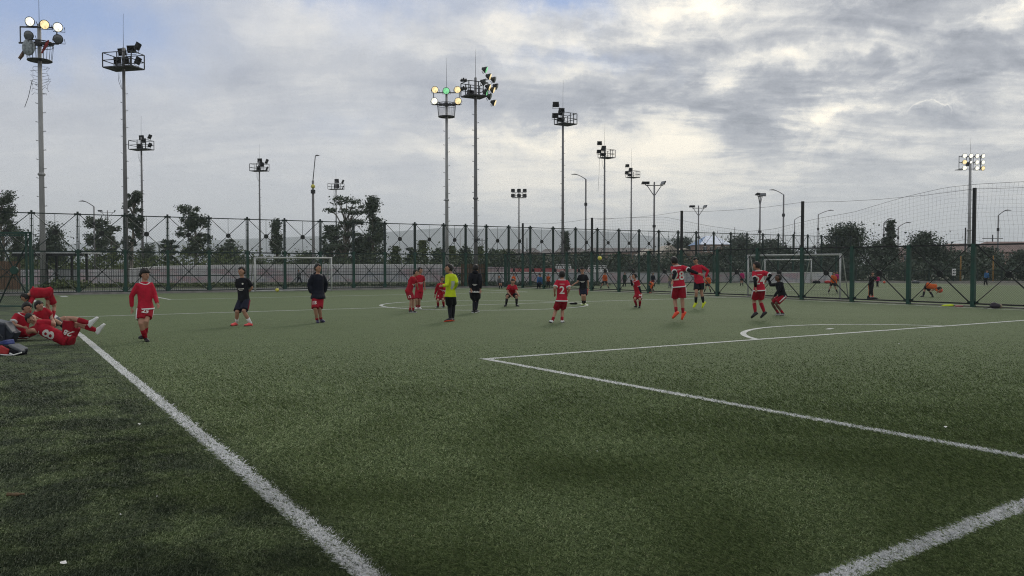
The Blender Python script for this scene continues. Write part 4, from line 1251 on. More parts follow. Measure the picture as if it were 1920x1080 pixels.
C_dkgreen = cloth('dark_green_cloth', (.02, .05, .04)); C_beige = cloth('beige_cloth', (.32, .27, .20)); C_number = mat('number_print', (.66, .64, .60), .7); C_numgrey = mat('grey_print', (.40, .43, .38), .7)
H_dark = mat('dark_hair', (.008, .006, .005), .55, 0, .3, 30, .8, 60, spec=.4)
S_black = mat('black_leather', (.012, .012, .014), .4); S_white = mat('white_leather', (.72, .73, .72), .4); S_pink = mat('coral_shoe', (.85, .10, .10), .4)
S_orange = mat('orange_red_shoe', (.80, .08, .03), .4); S_yellow = mat('neon_yellow_shoe', (.62, .70, .02), .4); S_navy = mat('navy_shoe', (.03, .03, .07), .4); S_pale = mat('pale_green_shoe', (.55, .65, .30), .4)
M_eye = mat('eye', (.02, .015, .012), .2)
M_lip = mat('lips', (.22, .08, .07), .5)

def add_remesh(o, vox, it=3):
    m_ = o.modifiers.new('fuse', 'REMESH'); m_.mode = 'VOXEL'; m_.voxel_size = vox; m_.use_smooth_shade = True
    if it:
        s = o.modifiers.new('soften', 'SMOOTH'); s.iterations = it; s.factor = .5
def ring(c, l, f, a, b2, n=20, wob=0.):
    return [c + l * (math.cos(q) * a) + f * (math.sin(q) * b2) for q in [2 * math.pi * k / n for k in range(n)]]
TORSO = [(-.22, .060, .050), (-.10, .088, .064), (.05, .092, .066), (.28, .082, .056), (.5, .086, .060), (.75, .100, .066), (.90, .098, .056), (.98, .062, .044), (1.03, .034, .034)]
SHIRT = [(-.15, .124, .100), (-.02, .110, .085), (.2, .100, .074), (.45, .102, .077), (.70, .108, .080), (.86, .108, .072), (.94, .088, .060), (.99, .062, .050), (1.02, .044, .044)]

def text_mesh(txt, size, bold=.0):
    cu = bpy.data.curves.new('t', 'FONT'); cu.body = txt; cu.size = size; cu.align_x = 'CENTER'; cu.align_y = 'CENTER'; cu.offset = bold; cu.resolution_u = 3
    o = bpy.data.objects.new('t', cu); me = bpy.data.meshes.new_from_object(o)
    bpy.data.objects.remove(o); bpy.data.curves.remove(cu)
    bm = bmesh.new(); bm.from_mesh(me); bmesh.ops.triangulate(bm, faces=bm.faces)
    bmesh.ops.subdivide_edges(bm, edges=bm.edges, cuts=2)
    vs = [v.co.copy() for v in bm.verts]; fs = [tuple(v.index for v in f.verts) for f in bm.faces]
    bm.free(); bpy.data.meshes.remove(me); return vs, fs
def bars_mesh(w, h, rows=2, seed=1):
    """short unreadable lettering as rows of small blocks"""
    mb = MB(); rg = random.Random(seed); vs = []; fs = []
    for r_ in range(rows):
        x = -w / 2; y = h / 2 - (r_ + .5) * h / rows; hh = h / rows * .33 * (1 if r_ == 0 else .7); lim = w / 2 * (1 if r_ == 0 else .5)
        if r_: x = -lim
        while x < lim:
            ww = rg.uniform(.012, .024); n = len(vs)
            vs += [Vector((x, y - hh, 0)), Vector((x + ww, y - hh, 0)), Vector((x + ww, y + hh, 0)), Vector((x, y + hh, 0))]; fs.append((n, n + 1, n + 2, n + 3)); x += ww + .007
    return vs, fs

def person(label, gy, px, py, head, neck, H=1.5, yaw=0., hyaw=None, nod=0., a=None, b=None, la=None, lb=None, ty=0., fvec=None,
           shirt=C_red, sleeve='short', trim=True, shorts=C_red2, slen=.72, shoe=(S_black, S_black), sock=(C_red2, .55), skinm=SK, hair='short',
           num=None, snum=None, air=False, ground=True, under=C_black, tights=None, logo=False, stripe=None, hoodm=None, zigzag=False, loose=.94, detail=True, hscale=1., group='players and spectators', vox=.010, pants=None, rotnum=0., depth=None, scoop=0.):
    d_ = depth or depth_of(gy)
    k_ = d_ / F
    if ground: py = py - .038 * H / k_
    root = empty('person', at(px, d_), 0, label, 'person', group)
    def P(x, y, yy): return Vector(((x - px) * k_, yy, (gy - y) * k_))
    def solve(parent, j, L, sdef):
        x, y = j[0], j[1]; s = j[2] if len(j) > 2 else sdef
        q = P(x, y, parent.y); dv = Vector((q.x - parent.x, 0, q.z - parent.z)); ln = dv.length
        if ln > L * 1.06: dv *= L * 1.06 / ln; ln = L * 1.06
        dep = math.sqrt(max(0, L * L - ln * ln)) if ln < .94 * L else 0.
        return Vector((parent.x + dv.x, parent.y + s * dep, parent.z + dv.z))
    pel = P(px, py, 0.); nk = P(neck[0], neck[1], ty)
    sp = (nk - pel)
    # keep torso length sane
    TL = .315 * H; 
    if sp.length < TL * .9:
        need = math.sqrt(max(0, (TL * .95) ** 2 - sp.x ** 2 - sp.z ** 2)); nk.y = math.copysign(need, ty if ty else -1)
    sp = nk - pel; spn = sp.normalized()
    yr = R(yaw); f = Vector(fvec) if fvec else Vector((math.sin(yr), -math.cos(yr), 0))
    f = (f - spn * f.dot(spn)).normalized(); l = spn.cross(f).normalized()
    hy = R(hyaw if hyaw is not None else yaw)
    hf0 = Vector((math.sin(hy), -math.cos(hy), -math.sin(R(nod)))).normalized()
    hc = P(head[0], head[1], nk.y + (spn.y * .06 + hf0.y * .02) * H)
    hu = (hc - nk).normalized() * .4 + Vector((0, 0, 1)) if not fvec else (hc - nk)
    hu = (hu - hf0 * hu.dot(hf0)).normalized(); hl = hu.cross(hf0).normalized()
    left_is_b = l.x >= 0
    sgn_b = 1 if left_is_b else -1
    sh = {'b': nk - spn * (.045 * H) + l * (sgn_b * .090 * H), 'a': nk - spn * (.045 * H) - l * (sgn_b * .090 * H)}
    hip = {'b': pel - spn * (.03 * H) + l * (sgn_b * .050 * H), 'a': pel - spn * (.03 * H) - l * (sgn_b * .050 * H)}
    UA, FA, TH_, SHN = .165 * H, .145 * H, .242 * H, .238 * H
    fs_ = 1 if f.y > 0 else -1
    J = {}
    for s_, arm, leg in (('a', a, la), ('b', b, lb)):
        if arm is None:
            e = sh[s_] + Vector((math.copysign(.03 * H, (sh[s_] - nk).x), 0, -UA)); w_ = e + Vector((0, f.y * .04, -FA))
        else:
            e = solve(sh[s_], arm[0], UA, -fs_); w_ = solve(e, arm[1], FA, fs_)
        if leg is None:
            kn = hip[s_] + Vector((0, f.y * .02, -TH_)); an = kn + Vector((0, -f.y * .02, -SHN)); toe = an + f * .10 * H - Vector((0, 0, .035 * H))
        else:
            q_a = P(leg[1][0], leg[1][1], 0); q_k = P(leg[0][0], leg[0][1], 0); hp = Vector((hip[s_].x, 0, hip[s_].z))
            hv = q_a - hp; L_l = hv.length
            kj = leg[0]
            if L_l > .84 * (TH_ + SHN) and ground:
                t_ = (q_k - hp).dot(hv) / L_l ** 2; lat = (q_k - hp) - hv * t_; nk_ = hp + hv * .505 + lat * .8
                kj = (px + nk_.x / k_, gy - nk_.z / k_) + tuple(leg[0][2:])
            kn = solve(hip[s_], kj, TH_, fs_); an = solve(kn, leg[1], SHN, -fs_)
            toe = solve(an, leg[2], .105 * H, fs_)
            if ground and not air:
                sg = (leg[2][2] if len(leg[2]) > 2 else fs_); tx = max(-.098 * H, min(.098 * H, (leg[2][0] - leg[1][0]) * k_))
                toe = an + Vector((tx, sg * math.sqrt(max(0, (.0995 * H) ** 2 - tx * tx)), -.030 * H))
        J[s_] = (e, w_, kn, an, toe)
    # ---- feet geometry
    feet = {}
    low = 9.
    for s_ in 'ab':
        e, w_, kn, an, toe = J[s_]
        fd = (toe - an).normalized(); shd = (an - kn).normalized()
        up = -shd; up = up - fd * up.dot(fd)
        up = up.normalized() if up.length > .1 else Vector((0, 0, 1))
        fw = (fd + up * .38).normalized(); up2 = (up - fw * up.dot(fw)).normalized()
        heel = an - fw * (.030 * H) - up2 * (.030 * H); tip = heel + fw * (.150 * H)
        feet[s_] = (heel, tip, fw, up2); low = min(low, (heel - up2 * .012 * H).z, (tip - up2 * .012 * H).z)
    if ground and not air: root.location.z -= low
    # ---- body: one continuous surface
    B = MB()
    def spine(t): return pel + sp * t + f * (math.sin(max(0, min(1, t)) * math.pi) * -.018 * H * scoop)
    B.rings([ring(spine(t), l, f, ra * H, rb * H) for t, ra, rb in TORSO])
    hr = .5 * .138 * H * hscale
    B.tube([nk - spn * .03 * H, nk.lerp(hc, .45), hc - hu * .02 * H], [.036 * H, .030 * H, .032 * H], 12)
    HM = Matrix((hl, hf0, hu)).transposed()
    B.ball(hc + hu * (.008 * H), (hr * .74, hr * .92, hr * .98), 16, 12, M=HM)
    B.ball(hc - hu * (hr * .42) + hf0 * (hr * .22), (hr * .55, hr * .62, hr * .56), 14, 9, M=HM)
    B.ball(hc + hf0 * (hr * .92) - hu * (hr * .12), (hr * .13, hr * .20, hr * .20), 8, 6, M=HM)      # nose
    B.ball(hc + hf0 * (hr * .70) + hu * (hr * .18), (hr * .45, hr * .18, hr * .10), 10, 6, M=HM)     # brow
    B.ball(hc - hu * (hr * .86) + hf0 * (hr * .55), (hr * .20, hr * .18, hr * .16), 8, 6, M=HM)      # chin
    for s in (-1, 1): B.ball(hc + hl * (s * hr * .76) - hu * hr * .05, (hr * .10, hr * .18, hr * .26), 8, 6, M=HM)
    for s_ in 'ab':
        e, w_, kn, an, toe = J[s_]; s0 = sh[s_]
        B.tube([nk - spn * .05 * H, s0, s0.lerp(e, .3), e, e.lerp(w_, .35), w_], [.030 * H, .034 * H, .030 * H, .023 * H, .023 * H, .0155 * H], 10)
        hd = (w_ - e).normalized(); pn = hd.cross(Vector((0, 1, 0)) if abs(hd.y) < .8 else Vector((1, 0, 0))).normalized(); pw = hd.cross(pn).normalized()
        hw = w_ + hd * .030 * H
        B.ball(hw, (.017 * H, .010 * H, .032 * H), 10, 7, M=Matrix((pn, pw, hd)).transposed())
        if vox < .012:
            for i, (o_, ln) in enumerate(((-.0125, .040), (-.0042, .046), (.0042, .043), (.0125, .034))):
                r0 = hw + hd * .022 * H + pn * o_ * H
                B.tube([r0, r0 + hd * ln * .5 * H + pw * .004 * H, r0 + hd * ln * .85 * H + pw * .014 * H], [.0062 * H, .0058 * H, .0048 * H], 6)
            B.tube([hw + pn * .012 * H, hw + pn * .026 * H + hd * .014 * H, hw + pn * .026 * H + hd * .030 * H + pw * .006 * H], [.0075 * H, .0065 * H, .0055 * H], 6)
        B.tube([hip[s_], hip[s_].lerp(kn, .4), kn, kn.lerp(an, .3), kn.lerp(an, .7), an], [.056 * H, .050 * H, .034 * H, .034 * H, .026 * H, .021 * H], 12)
        hl_, tp_, fw, up2 = feet[s_]
        B.tube([hl_, hl_.lerp(tp_, .5), hl_.lerp(tp_, .9)], [.018 * H, .018 * H, .013 * H], 8)
    bo = B.obj('body', skinm, root); add_remesh(bo, vox, 2)
    if detail:
        for s in (-1, 1):
            e_ = MB(); e_.ball(hc + hf0 * (hr * .86) + hl * (s * hr * .30) + hu * (hr * .06), (hr * .12, hr * .07, hr * .07), 8, 6, M=HM); e_.obj('eye', M_eye, root, True)
        e_ = MB(); e_.ball(hc + hf0 * (hr * .84) - hu * (hr * .46), (hr * .22, hr * .07, hr * .06), 8, 6, M=HM); e_.obj('lips', M_lip, root, True)
    # ---- hair
    hm = MB(); rg = random.Random(int(px * 7))
    big = 1.0 if hair == 'short' else 1.14
    hm.ball((0, 0, 0), (1, 1, 1), 22, 15)
    vs = []
    for v in hm.v:
        x, y, z = v; r_ = 1.15 * big
        cut = (y > .28 and z < .34 + .2 * (1 - y) + .10 * math.sin(x * 7 + px)) or (z < -.22 and y > .05) or (z < -.5 and y > -.55) or z < -.76
        if hair == 'curly':
            cut = (y > .25 and z < .12) or z < -.62 or (z < -.3 and y > -.1)
            r_ *= 1 + .09 * math.sin(9 * x + 3) * math.sin(8 * z + y * 9)
        r_ *= 1 + rg.uniform(-.03, .03)
        if cut: r_ = .80
        vs.append(hc + hl * (x * hr * .76 * r_) + hf0 * ((y * .93 * r_ - .03) * hr) + hu * ((z * 1.0 * r_ + .10) * hr))
    hm.v = [tuple(v) for v in vs]
    hm.obj('hair', H_dark, root, True)
    if hoodm:
        q = MB(); q.ball(nk + spn * .005 * H - f * .028 * H, (.062 * H, .045 * H, .040 * H), 14, 9, M=Matrix((l, f, spn)).transposed()); q.obj('hood', hoodm, root, True)
    # ---- shirt
    Sx = MB()
    prof = SHIRT; lg = loose
    if shirt is C_puff:
        Sx.rings([ring(spine(t), l, f, ra * H * 1.06 * (1 + .018 * abs(math.sin(t * 19))), rb * H * 1.18 * (1 + .028 * abs(math.sin(t * 19))), 20)
                  for t, ra, rb in [(t_, float(np.interp(t_, [p[0] for p in prof], [p[1] for p in prof])), float(np.interp(t_, [p[0] for p in prof], [p[2] for p in prof]))) for t_ in np.linspace(-.24, 1.0, 34)]])
    else:
        Sx.rings([ring(spine(t), l, f, ra * H * lg * (1 + .02 * math.sin(px + t * 11)), rb * H * lg, 20) for t, ra, rb in prof])
    for s_ in 'ab':
        e, w_, kn, an, toe = J[s_]; s0 = sh[s_]; k0 = nk - spn * .055 * H
        if sleeve == 'long':
            r3 = (.044, .040, .034, .032, .024) if shirt is not C_puff else (.058, .056, .050, .048, .032)
            Sx.tube([k0, s0, s0.lerp(e, .5), e, e.lerp(w_, .5), w_.lerp(e, .06)], [.040 * H, r3[0] * H, r3[1] * H, r3[2] * H, r3[3] * H * .95, r3[4] * H], 12)
        else:
            Sx.tube([k0, s0, s0.lerp(e, .35), s0.lerp(e, .72)], [.042 * H, .043 * H, .043 * H, .047 * H], 12)
    so = Sx.obj('shirt' if shirt is not C_puff else 'jacket', shirt, root); add_remesh(so, max(vox, .012), 2)
    tree_ = BVHTree.FromPolygons([Vector(v) for v in Sx.v], Sx.f)
    if sleeve == 'under':
        for s_ in 'ab':
            e, w_, kn, an, toe = J[s_]; s0 = sh[s_]; q = MB()
            q.tube([s0.lerp(e, .3), e, e.lerp(w_, .5), w_.lerp(e, .08)], [.036 * H, .031 * H, .029 * H, .022 * H], 10); o = q.obj('undersleeve', under, root, True)
    if trim:
        q = MB(); t0 = -.165; q.rings([ring(spine(t), l, f, ra_ * H * lg, rb_ * H * lg, 20) for t, ra_, rb_ in ((t0, .127, .103), (t0 + .06, .1215, .0975))]); q.obj('hem_band', C_white, root, True)
        if sleeve != 'long':
            for s_ in 'ab':
                e = J[s_][0]; s0 = sh[s_]; q = MB(); q.tube([s0.lerp(e, .66), s0.lerp(e, .74)], .0480 * H, 14); q.obj('cuff_band', C_white, root, True)
        q = MB(); cc_ = nk - spn * .008 * H
        pts = [cc_ + l * (math.cos(t) * .064 * H) + f * (math.sin(t) * .058 * H) - spn * (.028 * H * max(0, math.sin(t)) ** 2) for t in [2 * math.pi * k / 16 for k in range(17)]]
        q.tube(pts, .009 * H, 5); q.obj('collar', C_white, root, True)
    def decal(name, tm, c, r_, u_, n_, m_, par, tr_, off=.012):
        vs, fs = tm; out_ = []
        for v in vs:
            p0 = c + r_ * v.x + u_ * v.y + n_ * .6
            hit = tr_.ray_cast(p0, -n_)
            if hit[0] is not None: out_.append((v.x, v.y, (hit[0] - c).dot(n_)))
        if len(out_) < 8: return None
        A_ = np.array(out_); fit = lambda x, y: np.stack([np.ones_like(x), x, y, x * x, x * y, y * y], -1)
        co, *_ = np.linalg.lstsq(fit(A_[:, 0], A_[:, 1]), A_[:, 2], rcond=None)
        rz_ = float(np.percentile(A_[:, 2] - fit(A_[:, 0], A_[:, 1]) @ co, 85))
        out_ = [c + r_ * v.x + u_ * v.y + n_ * (float(fit(np.array(v.x), np.array(v.y)) @ co) + max(.0, rz_) + off * .6) for v in vs]
        q = MB(); q.add(out_, fs); return q.obj(name, m_, par)
    if num:
        txt, side, m_ = num; n_ = -f if side == 'back' else f; r_ = l * (1 if side == 'front' else -1)
        if side == 'back': r_ = l * -1
        # viewed from outside, text must read left to right: right vector = up x n
        r_ = spn.cross(n_)
        decal('number', text_mesh(txt, .20 * H, .006), pel + sp * .42, r_, spn, n_, m_, so, tree_)
        if side == 'back' and txt != '12': decal('name_lettering', bars_mesh(.13, .025, 1, 4), pel + sp * .76, r_, spn, n_, C_number, so, tree_)
    if logo:
        n_ = f if logo != 'back' else -f; r_ = spn.cross(n_)
        decal('chest_lettering', bars_mesh(.16, .07, 2, int(px)), pel + sp * (.45 if logo != 'back' else .28), r_, spn, n_, C_number, so, tree_)
        if logo == 'badge': decal('badge', ([Vector((.045 * math.cos(t) * .5 - .055, .045 * math.sin(t) * .5, 0)) for t in [6.283 * k / 10 for k in range(10)]], [tuple(range(10))]), pel + sp * .72, -r_, spn, n_, C_number, so, tree_)
    if zigzag:
        q = MB(); n = 22; rr = [ring(spine(t), l, f, .1270 * H * lg, .1030 * H * lg, n * 2) for t in (-.16, -.06)]
        vs = []; 
        for k in range(n * 2): vs.append(rr[0][k]); vs.append(rr[1][k] if k % 2 else rr[0][k].lerp(rr[1][k], .35))
        q.add(vs, [(2 * k, (2 * k + 2) % (4 * n), (2 * k + 3) % (4 * n), 2 * k + 1) for k in range(2 * n)]); q.obj('hem_band', C_white, root)
    # ---- shorts / trousers
    Q = MB(); st = MB()
    Q.rings([ring(pel + sp * t, l, f, ra * H, rb * H, 18) for t, ra, rb in ((-.24, .090, .070), (-.1, .096, .072), (.06, .092, .068), (.16, .082, .058))])
    for s_ in 'ab':
        e, w_, kn, an, toe = J[s_]; h0 = hip[s_]
        if pants:
            Q.tube([h0, h0.lerp(kn, .5), kn, kn.lerp(an, .5), an], [.070 * H, .062 * H, .050 * H, .044 * H, .036 * H], 12)
        else:
            en = h0.lerp(kn, slen); Q.tube([h0, h0.lerp(en, .5), en], [.060 * H, .064 * H, .066 * H], 14, ratio=1.)
        if stripe is not None:
            od = l * ((sgn_b if s_ == 'b' else -sgn_b)); t1 = kn if pants else h0.lerp(kn, slen)
            w0 = h0 + od * .054 * H; w1 = t1 + od * (.060 if not pants else .044) * H - (kn - h0).normalized() * .01 * H
            st.tube([w0, w0.lerp(w1, .5) + od * .002 * H, w1] + ([an + od * .030 * H] if pants else []), .016 * H, 6, ratio=.9)
    qo = Q.obj('trousers' if pants else 'shorts', shorts, root); add_remesh(qo, max(vox, .012), 2)
    if stripe is not None: st.obj('side_stripe', stripe, qo, True)
    if snum:
        s_, txt = snum; e, w_, kn, an, toe = J[s_]; h0 = hip[s_]; tv = (h0 - kn).normalized()
        nn = Vector((0, -1, 0)) - tv * (Vector((0, -1, 0)).dot(tv)); nn.normalize(); rr = tv.cross(nn)
        t2 = BVHTree.FromPolygons([Vector(v) for v in Q.v], Q.f)
        decal('shorts_number', text_mesh(txt, .085 * H, .004), h0.lerp(kn, slen * .68), rr, tv, nn, C_number, qo, t2)
    for s_ in 'ab':
        e, w_, kn, an, toe = J[s_]
        if tights:
            q = MB(); q.tube([hip[s_], hip[s_].lerp(kn, .5), kn, kn.lerp(an, .3), kn.lerp(an, .7), an], [.059 * H, .054 * H, .038 * H, .038 * H, .030 * H, .025 * H], 12); q.obj('legging', tights, root, True)
        if sock:
            m_, top = sock; t0 = kn.lerp(an, 1 - top); q = MB(); q.tube([t0, t0.lerp(an, .4), an, an - (an - kn).normalized() * -.01 * H], [(.025 + .012 * min(1, top * 1.4)) * H, .034 * H if top > .5 else .028 * H, .0255 * H, .024 * H], 12); q.obj('sock', m_, root, True)
        hl_, tp_, fw, up2 = feet[s_]; sd = fw.cross(up2)
        q = MB(); rr = []
        for t, wd_, ht_, zo in ((-.02, .012, .016, .004), (.06, .022, .028, .010), (.22, .025, .036, .018), (.42, .025, .030, .012), (.65, .029, .021, .004), (.88, .026, .015, 0), (1.0, .014, .009, -.002)):
            c = hl_.lerp(tp_, t) + up2 * zo * H; rr.append([c + sd * math.cos(g) * wd_ * H + up2 * math.sin(g) * ht_ * H for g in [6.283 * k / 12 for k in range(12)]])
        q.rings(rr); shm = q.obj('shoe', shoe[0], root, True)
        q = MB(); rr = []
        for t, wd_ in ((-.03, .016), (.1, .025), (.45, .023), (.7, .030), (.92, .025), (1.02, .013)):
            c = hl_.lerp(tp_, t) - up2 * .0125 * H; rr.append([c + sd * math.cos(g) * wd_ * H + up2 * math.sin(g) * .008 * H for g in [6.283 * k / 12 for k in range(12)]])
        q.rings(rr); q.obj('sole', shoe[1], shm, True)
    return root

# near players -------------------------------------------------------------
person('curly haired boy in long sleeved red jersey with white collar, nearest on the left', 640, 272, 578, (272.5, 515), (270, 528.5), 1.47, 42, 62,
       a=((250, 555), (250, 578, -1)), b=((286.5, 554), (295, 569, -1)), la=((272.5, 604), (273.5, 634), (282, 639)), lb=((280, 602), (270.5, 628, 1), (267, 634, -1)),
       sleeve='long', hair='curly', snum=('b', '25'), stripe=C_white, shirt=C_pinkred, sock=(C_red2, .62), hscale=1.0)
person('walking boy in black jersey and shorts with white socks and coral shoes', 610.5, 456.5, 560, (454, 504.5), (454, 516.5), 1.53, -8, -25,
       a=((442.5, 537), (446.5, 552, -1)), b=((470, 536), (453, 551, -1)), la=((449.5, 580), (443.5, 601), (438, 608)), lb=((463, 578), (472.5, 601), (466, 608)),
       shirt=C_black, trim=False, shorts=C_navy, slen=.9, sock=(C_white, .42), shoe=(S_pink, S_black), logo='badge', stripe=C_maroon)
person('boy in dark quilted jacket and red number 15 shorts standing with hands behind him', 605, 596, 553, (596.5, 500.5), (595.5, 511.5), 1.54, 40, 60,
       a=((582, 532, 1), (586, 550, 1)), b=((607, 531), (604, 549, 1)), la=((594.5, 579), (595, 598), (599, 604)), lb=((600.5, 579), (600.5, 597), (607.5, 602.5)),
       shirt=C_puff, sleeve='long', trim=False, hoodm=C_puff, snum=('a', '15'), slen=1.0, sock=(C_red2, .22), shoe=(S_navy, S_navy), stripe=None)
person('boy in red leaning right with one heel lifted, nearer of the pair by the circle', 586.5, 767, 542, (780, 506.5), (775.5, 514), 1.38, 70, 75,
       a=((767, 526), (770, 540, -1)), b=((779, 526, 1), (780, 534, 1)), la=((772, 558), (769, 577), (774.5, 586)), lb=((775, 558), (774, 578), (780, 585.5)), shoe=(S_black, S_white), sock=(C_red2, .3), trim=False, logo=True, snum=('a', '12'), slen=.85)
person('boy in red with white shoes, farther of the pair by the circle', 580, 786, 543, (788, 503.5), (786.5, 512), 1.43, 35, 65,
       a=((779, 525), (780, 536)), b=((794, 523), (795, 537)), la=((782, 559), (781, 573), (780, 578)), lb=((786.5, 559), (785, 573), (788.5, 579)), shoe=(S_white, S_white), sock=(C_red2, .4), trim=False, logo=True, slen=.85)
person('small boy in red crouching behind the goalkeeper in neon', 577, 826, 550, (830.5, 519.5), (828, 527.5), 1.33, 25, 40, ty=-.12,
       a=((818, 539, 1), (815, 552, -1)), b=((834, 538, -1), (833, 549, -1)), la=((822, 560, -1), (821.5, 571, 1), (819, 575)), lb=((831.5, 559, -1), (832, 571, 1), (829.5, 576)), sleeve='long', trim=False, logo=True, snum=('a', '1'), shoe=(S_black, S_white), sock=(C_red2, .8), slen=.8)
person('goalkeeper in neon yellow jersey and black leggings seen from behind, facing left', 603, 844.5, 550, (841.5, 498.5), (846, 508.5), 1.62, -128, -75,
       a=((839, 529), (832, 530, -1)), b=((857, 525), (852, 536, 1)), la=((842, 569), (844, 592), (838, 600, -.4)), lb=((848, 569), (848, 593), (845, 603, -1)), shirt=C_neon, sleeve='long', trim=False, shorts=C_black, tights=C_black, sock=None,
       num=('12', 'back', C_numgrey), shoe=(S_black, S_orange), slen=.8)
person('coach in black hooded jacket with white zigzag hem seen from behind', 586.5, 890.5, 543, (892, 499.5), (891.5, 507.5), 1.60, 176, 165,
       a=((880.5, 523), (883, 537, 1)), b=((902, 524), (901, 541)), la=((889, 562), (888.5, 579), (885.5, 585)), lb=((893.5, 562), (892.5, 578), (896.5, 582.5)),
       shirt=C_black, sleeve='long', trim=False, hoodm=C_black, logo='back', zigzag=True, shorts=C_black, slen=.72, tights=C_black, sock=None, shoe=(S_black, S_white), stripe=C_grey)
person('boy in red shirt and black shorts squatting low and facing the camera', 574, 960, 552, (961.5, 527), (960.5, 533), 1.42, 0, 0, ty=-.30, nod=10,
       a=((951.5, 545, -1), (957.5, 552, -1)), b=((968, 545, -1), (972, 551, -1)), la=((951, 554.5, -1), (949, 570, 1), (946.5, 573.5)), lb=((968.5, 554.5, -1), (968.5, 570, 1), (972, 573)),
       trim=False, shorts=C_black, sock=(C_black, .8), slen=.8, scoop=-1)
person('boy with a white 2 on the back of his red jersey', 605.5, 1053.5, 559, (1054, 511.5), (1054, 520), 1.43, 178, 170,
       a=((1039.5, 537), (1040, 546, 1)), b=((1067, 538), (1064, 547, 1)), la=((1044, 576), (1036, 597), (1032, 604, 1)), lb=((1056, 576), (1054, 597), (1057, 604.5, 1)), num=('2', 'back', C_number), shirt=C_pinkred, sock=(C_red2, .28), shoe=(S_white, S_black), slen=.85)
person('boy in dark kit at the right rim of the circle stretching out one arm', 572.5, 1093.5, 541, (1091.5, 505), (1092.5, 513), 1.44, -15, -20, nod=20,
       a=((1083.5, 527), (1075.5, 531.5)), b=((1102.5, 527), (1103, 540)), la=((1091.5, 554), (1093, 568), (1090.5, 572)), lb=((1095.5, 554), (1096.5, 568), (1098, 572)), shirt=C_black, trim=False, shorts=C_navy, logo=True, sock=(C_black, .5), shoe=(S_pale, S_pale), stripe=C_red, slen=.8)
person('boy in red crouching and hiding his face with one hand', 577, 1196.5, 551, (1189, 516), (1191, 523.5), 1.36, -50, -80,
       a=((1184.5, 532, -1), (1182, 521.5, -1)), b=((1198.5, 540, -1), (1202, 549, -1)), la=((1188.5, 559, -1), (1193.5, 571), (1189.5, 575.5)), lb=((1197.5, 560, -1), (1199, 572), (1197, 576)), sleeve='under', snum=('b', '20'), stripe=C_white, sock=(C_red2, .9), slen=.75)
person('jumping player with a white 28 on his back and orange red shoes', 603.5, 1273, 537, (1264.5, 490), (1269.5, 497.5), 1.60, 178, 200, nod=10, air=True,
       a=((1263, 512), (1257, 525, -1)), b=((1291, 507), (1311, 515, 1)), la=((1267.5, 563), (1268.5, 585), (1262, 597)), lb=((1279.5, 563), (1281, 586), (1279.5, 599)), sleeve='under', num=('28', 'back', C_number), shirt=C_pinkred, stripe=C_white, sock=(C_red2, .35), shoe=(S_orange, S_orange), slen=.9)
person('jumping boy in long sleeved red shirt, black shorts and neon yellow shoes', 579.5, 1310.5, 530, (1303.5, 489), (1306.5, 497), 1.60, -12, -30, nod=25, air=True,
       a=((1299, 513), (1311, 516, -1)), b=((1327.5, 508), (1321, 523)), la=((1303.5, 549), (1305, 567), (1301.5, 575)), lb=((1315, 549), (1319, 567), (1317.5, 575.5)), shirt=C_pinkred, sleeve='long', trim=False, shorts=C_black, slen=.72, sock=(C_black, .6), shoe=(S_yellow, S_yellow), logo=True)
person('jumping boy with a white 24 on his back and black undersleeves', 601, 1424, 544, (1418.5, 498.5), (1422, 507), 1.52, 176, 235, air=True,
       a=((1412.5, 524), (1413.5, 539, 1)), b=((1442, 517), (1437, 525, 1)), la=((1418, 564), (1417, 586), (1410.5, 595)), lb=((1428.5, 564), (1433.5, 585), (1428.5, 594)), sleeve='under', num=('24', 'back', C_number), shirt=C_pinkred, stripe=C_white, sock=(C_red2, .75), shoe=(S_black, S_black), slen=.8)
person('boy in black sweatshirt and red shorts crouching to the left beside the number 24 player', 591.5, 1467, 553, (1459, 518), (1459.5, 525.5), 1.44, -68, -85, nod=-15,
       a=((1452, 532, 1), (1449.5, 521, 1)), b=((1455.5, 547, -1), (1445, 558, -1)), la=((1452, 566, 1), (1464, 585), (1458, 590)), lb=((1454, 566, -1), (1468, 585), (1461, 590.5)),
       shirt=C_black, sleeve='long', trim=False, skinm=SKD, stripe=C_white, sock=(C_red2, .3), shoe=(S_black, S_white), slen=.85)
# seated group at the left -----------------------------------------------------
person('player bending double in red at the far side of the seated group', 601, 90, 549, (61, 553.5), (68, 545), 1.50, -80, -70, nod=35, ty=-.1,
       a=((64, 566, -1), (64, 583, -1)), b=((70, 567, -1), (72, 585, -1)), la=((86, 572, 1), (89, 592), (83, 598)), lb=((94, 573), (96, 593), (90, 599)), sleeve='long', trim=False, shirt=C_red, sock=(C_red2, .6), scoop=2.2)
person('boy with number 28 lying back on the ground, knees raised, white shoes', 652, 121, 641, (59, 603), (68, 614), 1.58, 0, 40, fvec=(.35, .75, .62), ground=False,
       a=((86, 617, 1), (74, 607, 1)), b=((99, 613, 1), (76, 606, 1)), la=((143, 607, -1), (181, 626, 1), (189.5, 616, 1)), lb=((131, 600, 1), (172, 611, 1), (186.5, 600, 1)), shirt=C_red, trim=False, num=('28', 'back', C_number), snum=('a', '28'), sock=(C_red2, .52), shoe=(S_white, S_white), slen=.85, depth=15.9, scoop=1.)
person('boy in red sitting behind the lying player and looking down to the right', 646, 36, 633, (50, 585), (43, 595), 1.48, 55, 75, nod=15, ground=False,
       a=((38, 614, -1), (56, 619, -1)), b=((52, 612, 1), (64, 616, 1)), la=((62, 627, 1), (88, 636, 1), (94, 634)), lb=((62, 623, 1), (90, 632, 1), (96, 630)), trim=True, depth=16.9)
